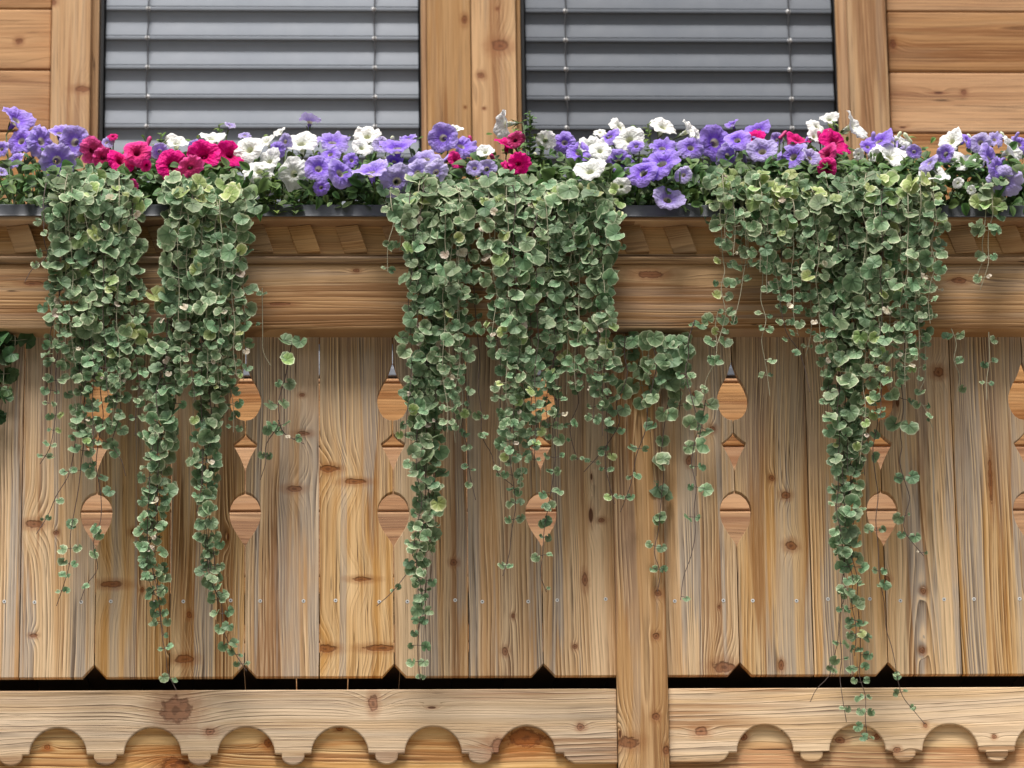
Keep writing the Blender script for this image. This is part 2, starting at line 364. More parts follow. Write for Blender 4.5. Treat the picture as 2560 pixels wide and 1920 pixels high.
# ------------------------------------------------------------------ slatted blinds
def blind(pxa, pxb, pys, cords, label, tilt, grp, paint):
    yb = 1.215
    xa, xb = xat(pxa, 200, yb), xat(pxb, 200, yb)
    t = thing('window_blind', label, 'blind', ((xa + xb) / 2, yb, WINB + 0.03), grp)
    p = zat(pys[0], yb, (pxa + pxb) / 2) - zat(pys[1], yb, (pxa + pxb) / 2)
    z0 = zat(pys[0], yb, (pxa + pxb) / 2)
    zz = z0 + 6 * p; zbot = WINB + 0.03
    prof = [(0.000, 0.02), (0.0075, -0.16), (0.0130, -0.335), (0.0115, -0.345), (-0.0045, -0.79), (-0.0048, -0.815), (0.002, -0.822), (0.002, -0.838), (-0.0052, -0.845), (-0.0075, -0.86), (-0.0085, -0.91), (-0.0075, -0.955), (-0.004, -0.985)]
    c, sn = cos(tilt), sin(tilt)
    pts = [(yy * 0.58, q * p) for yy, q in prof]
    pts = [(yy * c - (z + 0.5 * p) * sn, yy * sn + (z + 0.5 * p) * c - 0.5 * p) for yy, z in pts]
    pts = pts + [(yy + 0.0012, z + 0.0004) for yy, z in reversed(pts)]
    w2 = (xb - xa) / 2 - 0.004
    v = []; f = []; m = len(pts)
    for x in (-w2, w2): v += [(x, yy, z) for yy, z in pts]
    for i in range(m): f.append((i, (i + 1) % m, (i + 1) % m + m, i + m))
    f += [tuple(range(m - 1, -1, -1)), tuple(range(m, 2 * m))]
    me = pydata('slat', v, f, True); me.set_sharp_from_angle(angle=R(25)); me.materials.append(paint)
    cl = pydata('cord_clip', *ball(0.0062, 8, 5), True); cl.materials.append(M_clip)
    cx = [xat(q, 200, yb - 0.012) for q in cords]
    while zz - p > zbot - 0.02:
        s = mesh_obj('slat', me, None, t, ((xa + xb) / 2, yb, zz))
        for x in cx: mesh_obj('cord_clip', cl, None, s, (x + rnd.uniform(-.0015, .0015), yb - 0.0066 + 0.43 * p * sn * -1, zz - 0.93 * p))
        zz -= p
    for x in cx:
        pp = []; q = z0 + 6 * p
        while q > zbot:
            pp += [Vector((x + rnd.uniform(-.0015, .0015), yb - 0.0115, q - 0.93 * p)), Vector((x + rnd.uniform(-.003, .003), yb - 0.0085, q - 1.4 * p))]; q -= p
        v = []; f = []; tube(v, f, pp, 0.0017, 0.0017, 5); b = t.location
        mesh_obj('cord', pydata('cord', [q - b for q in v], f, True), M_cord, t, b)
    box('guide_rail', (xa - 0.008, yb - 0.02, WINB), (xa - 0.001, yb + 0.02, ZT), M_rubber, t, 0)
    box('guide_rail', (xb + 0.001, yb - 0.02, WINB), (xb + 0.007, yb + 0.02, ZT), M_rubber, t, 0)
    box('backing_panel', (xa - 0.008, yb + 0.045, WINB), (xb + 0.007, yb + 0.05, ZT), M_rubber, t, 0)
    box('bottom_bar', (xa, yb - 0.012, zbot - 0.022), (xb, yb + 0.012, zbot - 0.001), paint, t, 0.002)
def ball(r, n=8, m=5):
    v = [(0, 0, r)]; f = []
    for i in range(1, m):
        for k in range(n): v.append((r * sin(pi * i / m) * cos(2 * pi * k / n), r * sin(pi * i / m) * sin(2 * pi * k / n), r * cos(pi * i / m)))
    v.append((0, 0, -r))
    for k in range(n): f.append((0, 1 + k, 1 + (k + 1) % n))
    for i in range(m - 2):
        for k in range(n): f.append((1 + i * n + k, 1 + (i + 1) * n + k, 1 + (i + 1) * n + (k + 1) % n, 1 + i * n + (k + 1) % n))
    for k in range(n): f.append((len(v) - 1, 1 + (m - 2) * n + (k + 1) % n, 1 + (m - 2) * n + k))
    return v, f
blind(260, 1050, (30, 103), (368, 936), 'closed grey slatted blind, paler of the two, between plank wall and middle timbers', 0.0, 'slatted window blinds', M_slat)
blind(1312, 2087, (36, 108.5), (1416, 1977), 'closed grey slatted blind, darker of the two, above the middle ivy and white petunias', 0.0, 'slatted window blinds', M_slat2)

# ------------------------------------------------------------------ balcony floor: fascia, beam, deck, added light-blocking soffit
floor_t = thing('balcony_floor', 'balcony floor edge with scalloped fascia boards in front of an orange beam', 'balcony floor', (0, 0, -0.1))
YF = -0.012                                        # fascia front
XPL, XPR = xat(1541, 1600, -0.03), xat(1667.5, 1600, -0.03)    # post sides
def fascia(side):
    ya, yb = YF, YF + 0.012
    zt = zat(1725, YF, 640) if side < 0 else zat(1721, YF, 1900)
    zt = zat(1722, YF, 1280)
    zl = zat(1885, YF, 1280); zs = zat(1883.5, YF, 1280); zp = zat(1909, YF, 1280); zc = zat(1815, YF, 1280)
    s = PX * 1.0
    def half(cx, left):                            # one scallop: arc from ledge to ledge, radius 70 px
        out = []
        rx = 70 * s; zb = zat(1883, YF, 1280); zk = zat(1868, YF, 1280)
        for i in range(0, 23):
            a = pi - pi * i / 22
            out.append((cx + rx * cos(a), zb + 0.0005 + (zc - zb) * sin(a)))
        return out
    def pend(c):
        r = 28.5 * s; zb = zat(1883, YF, 1280)
        return [(c - r, zb), (c - r + 0.0005, zb - 0.005)] + [(c + r * 0.98 * cos(pi + pi * i / 12), zb - 0.005 + (zb - 0.005 - zp) * sin(pi + pi * i / 12)) for i in range(1, 12)] + [(c + r - 0.0005, zb - 0.005), (c + r, zb)]
    zb = zat(1883, YF, 1280)
    if side < 0:
        cs = [xat(x, 1830, YF) for x in (146 - 470, 146 - 235, 146, 382, 616, 850, 1083, 1317)]
        xe = XPL - 0.001; pts = [(cs[0] - 117 * s, zb)]
        for i, c in enumerate(cs):
            pts += half(c, 0)
            if i < len(cs) - 1: pts += pend((c + cs[i + 1]) / 2)
        # runs out into a straight skirt beside the post
        c = cs[-1] + 70 * s + 20 * s
        pts += [(c, zb), (c + 0.002, zb - 0.006), (c + 0.010, zp + 0.006), (c + 0.022, zp), (xe, zp), (xe, zt), (cs[0] - 117 * s, zt)]
        kn = ((440, 1775, 38, 32), (525, 1830, 12, 9), (933, 1757, 11, 20), (1250, 1868, 26, 20), (1452, 1818, 9, 8))
    else:
        cs = [xat(x, 1830, YF) for x in (1912, 2143, 2375, 2606, 2838)]
        x0 = XPR + 0.001; c = cs[0] - 70 * s - 20 * s
        pts = [(x0, zp), (c - 0.022, zp), (c - 0.010, zp + 0.006), (c - 0.002, zb - 0.006), (c, zb)]
        for i, q in enumerate(cs):
            pts += half(q, 0)
            if i < len(cs) - 1: pts += pend((q + cs[i + 1]) / 2)
        pts += [(cs[-1] + 117 * s, zb), (cs[-1] + 117 * s, zt), (x0, zt)]
        kn = ((1752, 1828, 17, 11), (2313, 1813, 6, 6), (2241, 1875, 9, 7), (2485, 1842, 6, 5))
    o = prism_xz('fascia_board', pts, ya, yb, M_fascia, floor_t, 0.0025)
    knots(o, kn, 'X', YF)
    return o
fascia(-1); fascia(1)
zfb = zat(1722, YF, 1280)
bm_ = box('floor_beam', (-2.3, YF + 0.0125, -0.42), (XPL - 0.001, 0.09, zfb - 0.004), M_beam, floor_t, 0.003)
knots(bm_, ((436, 1915, 34, 22), (672, 1857, 12, 12), (1315, 1846, 45, 22), (118, 1868, 8, 7), (848, 1820, 9, 7)), 'X', YF + 0.0125)
bm2 = box('floor_beam', (XPR + 0.001, YF + 0.0125, -0.42), (2.5, 0.09, zfb - 0.004), M_beam, floor_t, 0.003)
knots(bm2, ((2100, 1850, 14, 8), (2192, 1842, 9, 7), (1860, 1843, 9, 8), (2020, 1810, 9, 5)), 'X', YF + 0.0125)
pitch = 130.5 * PX; xd = xat(350, 1710, 0.15)
for k in range(-16, 22):
    a = xd + k * pitch
    box('deck_plank', (a - pitch + 0.0013, 0.03, 0.03), (a - 0.0013, YW - 0.01, 0.058), M_deck, floor_t, 0)
for k in range(8):
    box('light_block_soffit', (-2.3, 0.092 + k * 0.14, -0.30), (2.5, 0.092 + k * 0.14 + 0.137, -0.28), M_deck, floor_t, 0)  # unseen boards added to shut out ground bounce and keep the gap dark

# ------------------------------------------------------------------ railing
rail_t = thing('balcony_railing', 'weathered wooden balcony railing of upright boards with teardrop cut-outs under a heavy handrail', 'railing', (0, 0, 0))
W = 0.1565; G = 0.5696
HOLES = [(1365, 0), (1352, 7), (1338, 17), (1322, 27), (1307, 34), (1291, 38), (1275, 38.5), (1259, 35), (1245, 27.5), (1234, 15), (1229, 1), (1228, 0),
         (1174, 0), (1160, 5), (1145, 11), (1128, 20), (1112, 29), (1108, 29), (1104, 23), (1098, 15), (1091, 7.5), (1083, 0),
         (1051, 0), (1049, 12), (1042, 23), (1032, 30), (1019, 36), (1004, 38.5), (989, 37), (975, 32), (960, 25), (945, 15.5), (930, 8.5), (915, 3.5), (905, 0)]
ZTOP = 0.80
def edge(sign):
    e = [(0.0, 0.0240), (0.0262, 0.0)]
    return e + [(zat(y, 0, 984), o * PX) for y, o in HOLES] + [(ZTOP, 0.0)]
E_ = edge(1)
bknots = [(85, 1310, 24, 10), (140, 1332, 7, 6), (84, 1588, 9, 5), (280, 1460, 32, 8), (337, 1330, 10, 8), (355, 1474, 5, 6), (535, 1228, 8, 12), (473, 1537, 7, 8), (462, 1648, 22, 10),
          (735, 1222, 20, 8), (758, 1084, 17, 6), (755, 988, 7, 5), (820, 1172, 24, 9), (886, 1204, 26, 7), (905, 1448, 27, 6), (815, 1622, 24, 10), (955, 1620, 42, 8), (860, 1135, 5, 10), (852, 1342, 8, 4),
          (1134, 1406, 9, 8), (1263, 1628, 7, 9), (1282, 1540, 5, 6), (1462, 1450, 7, 18), (1437, 1616, 6, 6), (1504, 1300, 8, 6), (1722, 1152, 7, 12), (1780, 1073, 8, 8), (1738, 988, 10, 9), (1808, 1668, 26, 14), (1798, 1518, 4, 5),
          (1930, 1196, 7, 7), (1965, 1238, 11, 9), (1978, 1364, 14, 11), (1953, 1664, 7, 12), (2216, 1448, 9, 10), (2308, 1477, 7, 7), (2306, 1626, 7, 7), (2345, 930, 14, 12), (2476, 1200, 5, 60)]
scr = None
def screw_meshes():
    n = 10; v = [(0, 0, 0)]; f = []
    for r, y in ((0.0040, 0.0), (0.0043, 0.0025)):
        v += [(r * cos(2 * pi * k / n), y, r * sin(2 * pi * k / n)) for k in range(n)]
    f += [(0, 1 + (k + 1) % n, 1 + k) for k in range(n)] + [(1 + k, 1 + (k + 1) % n, 1 + n + (k + 1) % n, 1 + n + k) for k in range(n)]
    b = len(v); q = 0.0013
    v += [(-q, -0.0004, -q), (q, -0.0004, -q), (q, -0.0004, q), (-q, -0.0004, q)]; f.append((b, b + 1, b + 2, b + 3))
    me = pydata('screw_head', v, f); me.materials.append(M_screw); me.materials.append(M_recess)
    me.polygons[len(me.polygons) - 1].material_index = 1
    return me
SCR = screw_meshes()
def board(xa, xb, motif, yoff=0.0):
    """motif: 'L' or 'R' side carries the half cut-outs"""
    g = 0.0009
    if motif == 'R':
        pts = [(xa + g, 0.0)] + [(xb - g - o, z) for z, o in E_] + [(xa + g, ZTOP)]
    else:
        pts = [(xb - g, ZTOP)] + [(xa + g + o, z) for z, o in reversed(E_)] + [(xb - g, 0.0)]
    q = []
    for p in pts:
        if not q or (abs(p[0] - q[-1][0]) + abs(p[1] - q[-1][1])) > 1e-6: q.append(p)
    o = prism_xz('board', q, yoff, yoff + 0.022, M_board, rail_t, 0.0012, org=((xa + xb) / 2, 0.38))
    mine = [k for k in bknots if xa < at(k[0], k[1], 0).x < xb]
    knots(o, mine, 'Z', 0)
    for x in ((xa + 0.030 + rnd.uniform(-.003, .004)), (xb - 0.030 - rnd.uniform(-.003, .004))):
        s = mesh_obj('screw_head', SCR, None, o, (x, yoff - 0.0006, zat(1502, 0, 1000) + rnd.uniform(-.003, .003)))
        s.rotation_euler = (0, rnd.uniform(0, 3), 0)
    return o
for i in range(-10, 2):                             # joints i*W ; odd joints carry the cut-outs
    if i == 1: continue
    board(i * W, (i + 1) * W, 'R' if (i + 1) % 2 else 'L', rnd.uniform(-.0008, .0012))
board(W, XPL + 0.012, 'L')
board(XPR - 0.012, G, 'R')
for i in range(0, 9):
    board(G + i * W, G + (i + 1) * W, 'L' if i % 2 == 0 else 'R', rnd.uniform(-.0008, .0012))
po = box('post', (XPL, -0.03, -0.45), (XPR, -0.0015, 0.742), M_post, rail_t, 0.005)
knots(po, ((1645, 1484, 9, 9), (1640, 1590, 8, 8), (1640, 1792, 9, 9), (1570, 1856, 26, 14), (1665, 1876, 9, 10)), 'Z', -0.03)
box('cross_rail', (-2.3, 0.0235, 0.125), (XPL - 0.05, 0.06, 0.185), M_beam, rail_t)
box('cross_rail', (XPR + 0.05, 0.0235, 0.125), (2.5, 0.06, 0.185), M_beam, rail_t)
# handrail beam
YR = -0.060
zr0 = zat(823, YR, 1280); zr1 = zat(657, YR, 1280)
h = zr1 - zr0
prof = [(0.05, zr1), (0.05, zr0), (-0.030, zr0), (YR + 0.005, zr0 + 0.0005), (YR + 0.0012, zr0 + 0.0025), (YR, zr0 + 0.006), (YR - 0.0005, zr0 + 0.05), (YR + 0.001, zr0 + 0.085), (YR + 0.003, zr0 + 0.118), (YR + 0.005, zr1 - 0.008), (YR + 0.010, zr1)]
hr = prism_x('handrail', prof, -2.3, 2.5, M_rail, rail_t)
knots(hr, ((890, 675, 9, 5), (1625, 685, 34, 10), (2400, 700, 20, 8), (80, 708, 26, 5), (700, 760, 30, 4)), 'X', YR)
zb0 = zr1 + 0.0005; zb1 = zat(633, YR, 1280)
hb = zb1 - zb0
pb = [(0.03, zb1), (0.03, zb0), (YR + 0.012, zb0)] + [(YR + 0.002 - 0.008 * sin(pi * i / 8) , zb0 + hb * (0.08 + 0.62 * i / 8)) for i in range(9)] + [(YR + 0.010, zb0 + hb * 0.78), (YR + 0.006, zb1)]
prism_x('bead_moulding', pb, -2.3, 2.5, M_rail, rail_t)
# carved band
YB = YR + 0.008
zc0 = zb1 + 0.0005; zc1 = zat(556, YB, 1280)
cb = box('carved_band', (-2.3, YB, zc0), (2.5, 0.03, zc1 + 0.02), M_block, rail_t, 0.001)
zz0, zz1 = zc0 + 0.0015, zat(566, YB - 0.005, 1280)
sk_ = 25 * PX; wd = 58 * PX
bv = [(-wd / 2 - sk_ / 2, -0.0015, zz1), (wd / 2 - sk_ / 2, -0.0190, zz1), (wd / 2 + sk_ / 2, -0.0160, zz0), (-wd / 2 + sk_ / 2, -0.0015, zz0)]
zm = (zz0 + zz1) / 2
vv = [(p[0], p[1], p[2] - zm) for p in bv] + [(p[0], 0.003, p[2] - zm) for p in bv]
mid = [(bv[0][0] * .62 + bv[3][0] * .38, -0.0045, bv[0][2] * .62 + bv[3][2] * .38 - zm), (bv[1][0] * .62 + bv[2][0] * .38, -0.0225, bv[1][2] * .62 + bv[2][2] * .38 - zm)]
vv += mid
ff = [(0, 8, 9, 1), (8, 3, 2, 9), (0, 1, 5, 4), (3, 7, 6, 2), (1, 9, 5), (9, 2, 6), (9, 6, 5), (0, 4, 8), (8, 7, 3), (4, 7, 8)]
CBM = pydata('carved_block', vv, ff); CBM.materials.append(M_block)
for k in range(-9, 24):
    px = 718 + 29 + 13 + k * 117.4
    x = xat(px, 600, YB)
    if -2.2 < x < 2.4:
        o = mesh_obj('carved_block', CBM, None, cb, (x, YB, zm + rnd.uniform(-.0006, .0006)))
        bevel(o, 0.0012, 1)
# ------------------------------------------------------------------ planter on the handrail
pl_t = thing('planter_box', 'long planter on top of the handrail with a folded dark zinc edge', 'planter', (0, 0, zc1))
YL = -0.098
zl0 = zat(542, YL, 1280); zl1 = zat(512, YL, 1280)
box('planter_board', (-2.3, YL + 0.004, zat(552, YL + 0.004, 1280)), (2.5, 0.12, zl0 + 0.006), M_rail, pl_t, 0.003)
for i, (xa, xb) in enumerate(((-2.3, xat(24, 520, YL)), (xat(24, 520, YL) - 0.02, xat(1180, 520, YL)), (xat(1180, 520, YL) - 0.02, xat(2300, 520, YL)), (xat(2300, 520, YL) - 0.02, 2.5))):
    y = YL - (0.0012 if i % 2 else 0.0)
    pr = [(y + 0.001, zl0), (y - 0.0012, zl0 + 0.0015), (y, zl0 + 0.004), (y, zl1 - 0.002), (y + 0.002, zl1), (y + 0.016, zl1 + 0.001), (y + 0.016, zl1 - 0.003), (y + 0.003, zl1 - 0.003), (y + 0.003, zl0 + 0.0005)]
    prism_x('zinc_edge', pr, xa, xb, M_zinc, pl_t)
box('trough_front', (-2.3, YL + 0.018, zl0 + 0.007), (2.5, YL + 0.021, zl1 + 0.0005), M_zinc, pl_t, 0)
box('trough_back', (-2.3, 0.10, zl0 + 0.007), (2.5, 0.104, zl1 + 0.004), M_zinc, pl_t, 0)
zs = zl1 - 0.012
soil = box('soil', (-2.3, YL + 0.022, zl0 + 0.008), (2.5, 0.099, zs), M_soil, pl_t, 0)

# ------------------------------------------------------------------ leaf and petal materials
def leafmat(name, c_in, c_mid, c_rim, rim0, rim1, transl=0.25, huev=0.03, valv=0.28, nveins=7, vein=0.65):
    s = NT(name)
    at_ = s.n('Attribute', attribute_name='rim'); rim = at_.outputs['Fac']
    oi = s.n('ObjectInfo'); rn = s.math('ADD', oi.outputs['Random'], s.n('Attribute', attribute_name='tone').outputs['Fac']); r2 = s.math('FRACT', s.math('MULTIPLY', rn, 23.7)); r3 = s.math('FRACT', s.math('MULTIPLY', rn, 71.3))
    tc = s.n('TexCoord')
    nz = s.noise(tc.outputs['Object'], 2.6, 3, 0.6)
    an = s.n('Attribute', attribute_name='vein')
    rim = s.math('ADD', rim, s.math('MULTIPLY', s.math('SUBTRACT', nz, 0.5), 0.42))
    base = s.mix(s.rng(rim, 0.1, 0.75), c_in, c_mid)
    base = s.mix(s.math('MULTIPLY', an.outputs['Fac'], vein), base, tuple(q * 0.42 for q in c_in))
    base = s.mix(s.math('MULTIPLY', s.rng(rim, s.math('ADD', rim0, s.math('MULTIPLY', r2, 0.10)), rim1), s.rng(r3, 0.05, 0.75, 0.35, 1.0)), base, c_rim)
    base = s.mix(s.math('MULTIPLY', s.rng(nz, 0.5, 0.75), 0.2), base, c_mid)
    hv = s.n('HueSaturation')
    s.put(hv.inputs['Hue'], s.rng(r2, 0, 1, 0.5 - huev, 0.5 + huev, False))
    s.put(hv.inputs['Value'], s.rng(r3, 0, 1, 1 - valv, 1 + valv, False))
    s.l(base, hv.inputs['Color'])
    s.l(hv.outputs[0], s.b.inputs['Base Color']); s.b.inputs['Roughness'].default_value = 0.55; s.b.inputs['Specular IOR Level'].default_value = 0.35
    s.bump(s.math('ADD', nz, s.math('MULTIPLY', an.outputs['Fac'], -1.2)), 0.5, 0.0012)
    if transl:
        t = s.n('BsdfTranslucent'); s.l(hv.outputs[0], t.inputs[0]); mx = s.n('MixShader'); mx.inputs[0].default_value = transl
        s.l(s.b.outputs[0], mx.inputs[1]); s.l(t.outputs[0], mx.inputs[2]); s.l(mx.outputs[0], s.out.inputs[0])
    return s.m
CREAM = (0.58, 0.62, 0.42)
M_ivy = leafmat('ivy_leaf', (0.112, 0.200, 0.092), (0.200, 0.305, 0.158), CREAM, 0.76, 1.04)
M_ivy_y = leafmat('young_ivy_leaf', (0.25, 0.35, 0.10), (0.36, 0.46, 0.17), (0.70, 0.72, 0.46), 0.72, 1.0, 0.3)
M_ivy_d = leafmat('shade_tinted_ivy_leaf', (0.035, 0.082, 0.028), (0.055, 0.115, 0.038), (0.35, 0.4, 0.22), 0.92, 1.06, 0.15)  # darkened ivy copy: deep shade put into the colour, some mixed in at random
M_dry = leafmat('dry_leaf', (0.50, 0.40, 0.28), (0.62, 0.54, 0.42), (0.7, 0.65, 0.55), 0.8, 1.0, 0.2)
M_pet = leafmat('petunia_leaf', (0.062, 0.125, 0.03), (0.10, 0.185, 0.05), (0.13, 0.225, 0.07), 0.8, 1.0, 0.2, 0.03, 0.35)
M_pet_y = leafmat('petunia_shoot', (0.12, 0.20, 0.035), (0.17, 0.26, 0.06), (0.22, 0.3, 0.09), 0.8, 1.0, 0.3)
M_stem = plainmat('pale_stem', (0.33, 0.31, 0.21), 0.7)
M_stem_d = plainmat('purple_stem', (0.075, 0.05, 0.042), 0.7)
M_stem_g = plainmat('green_stem', (0.09, 0.13, 0.045), 0.6)

def setattr_f(me, name, vals):
    a = me.attributes.new(name, 'FLOAT', 'POINT'); a.data.foreach_set('value', vals)
def ivy_leaf(seed, fold, cup, curl):
    """kidney leaf, notch at the petiole (+Y side), rounded teeth; unit radius, face towards +Z"""
    q = random.Random(seed); n = 33
    rings = (0.30, 0.62, 0.86, 1.0)
    v = [(0, 0.16, 0.0)]; rim = [0.0]; vein = [0.6]; f = []
    nl = 9; ph = q.uniform(0, 1); asym = q.uniform(-.12, .12)
    for ri, rr in enumerate(rings):
        for k in range(n):
            t = 0.10 * pi + (2 * pi - 0.20 * pi) * k / (n - 1) + pi / 2      # opening at +Y
            tt = (t - pi / 2)
            d = min(tt, 2 * pi - tt)
            rad = 1.0 + 0.10 * abs(sin(tt)) ** 2 - 0.06 * cos(tt) + asym * sin(tt)
            rad *= 1 - 0.30 * exp(-(d / 0.34) ** 2)
            tooth = abs(sin(nl * tt / 2 + ph)) 
            if rr > 0.8: rad *= 1 + (0.105 if rr == 1.0 else 0.04) * (tooth - 0.6)
            x, y = rad * rr * cos(t), rad * rr * sin(t)
            y = 0.16 * (1 - rr) + y * 1.0
            z = cup * rr * rr * 0.35 + fold * abs(x) * 0.6 + curl * sin(3 * t + ph * 6) * 0.19 * rr ** 2 + (0.05 * (tooth - .5) * rr) + (q.uniform(-.025, .025) if rr > 0.8 else 0)
            z -= 0.045 * rr * max(0, 1 - abs(((t - pi / 2) / (2 * pi) * 7) % 1 - 0.5) * 5)
            z -= 0.10 * rr ** 4 * (1 if cup > 0 else -1)
            v.append((x, y, z)); rim.append(rr if rr < 1 else 1.0)
            vein.append(0.9 * max(0, 1 - abs(((t - pi / 2) / (2 * pi) * 7) % 1 - 0.5) * 5) * (1 - rr * 0.6))
    for k in range(n - 1): f.append((0, 1 + k, 2 + k))
    for r in range(len(rings) - 1):
        for k in range(n - 1):
            a = 1 + r * n + k; f.append((a, a + n, a + n + 1, a + 1))
    me = pydata('leaf', v, f, True); setattr_f(me, 'rim', rim); setattr_f(me, 'vein', vein)
    return me
def with_mat(me, m):
    c = me.copy(); c.materials.clear(); c.materials.append(m); return c
IV = [ivy_leaf(i, fo, cu, cr) for i, (fo, cu, cr) in enumerate(((.0, .35, .7), (.35, .1, .5), (-.25, .3, .8), (.7, .0, .4), (.1, -.5, .9), (.2, .6, 1.0), (-.1, -.2, .6), (.45, .45, 1.2)))]
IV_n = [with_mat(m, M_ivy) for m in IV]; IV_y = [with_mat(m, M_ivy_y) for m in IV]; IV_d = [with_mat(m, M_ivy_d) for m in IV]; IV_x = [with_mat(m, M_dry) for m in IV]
def pet_leaf(seed, bend, wid=0.42):
    q = random.Random(seed); n = 7; v = []; f = []; rim = []; vein = []
    for i in range(n + 1):
        t = i / n; w_ = wid * (sin(pi * t ** 0.8) ** 0.8) * (1 if i not in (0, n) else 0.08)
        z = -bend * t * t
        for j in (-1, -.5, 0, .5, 1):
            v.append((w_ * j, -t * 1.0 * (1 - 0.15 * bend * t), z + abs(j) * w_ * 0.35 + q.uniform(-.015, .015)))
            rim.append(abs(j)); vein.append(0.9 if j == 0 else 0.0)
    for i in range(n):
        for j in range(4):
            a = i * 5 + j; f.append((a, a + 5, a + 6, a + 1))
    me = pydata('leaf', v, f, True); setattr_f(me, 'rim', rim); setattr_f(me, 'vein', vein)
    return me
PL = [pet_leaf(i, b, wd_) for i, (b, wd_) in enumerate(((.2, .4), (.5, .36), (.8, .42), (-.2, .34), (.35, .48)))]
PL_n = [with_mat(m, M_pet) for m in PL]; PL_y = [with_mat(m, M_pet_y) for m in PL]

def basis(n, upv, roll=0.0):
    """rotation whose +Z is n and whose +Y leans to upv"""
    n = n.normalized(); y = (upv - n * upv.dot(n))
    y = y.normalized() if y.length > 1e-6 else n.orthogonal().normalized()
    x = y.cross(n)
    m = Matrix((x, y, n)).transposed()
    return m @ Matrix.Rotation(roll, 3, 'Z')
def place(name, me, parent, p, rot, scale):
    o = bpy.data.objects.new(name, me); col.objects.link(o); o.parent = parent
    o.matrix_basis = Matrix.Translation(p - wpos(parent)) @ rot.to_4x4() @ Matrix.Diagonal((scale[0], scale[1], scale[2], 1))
    return o

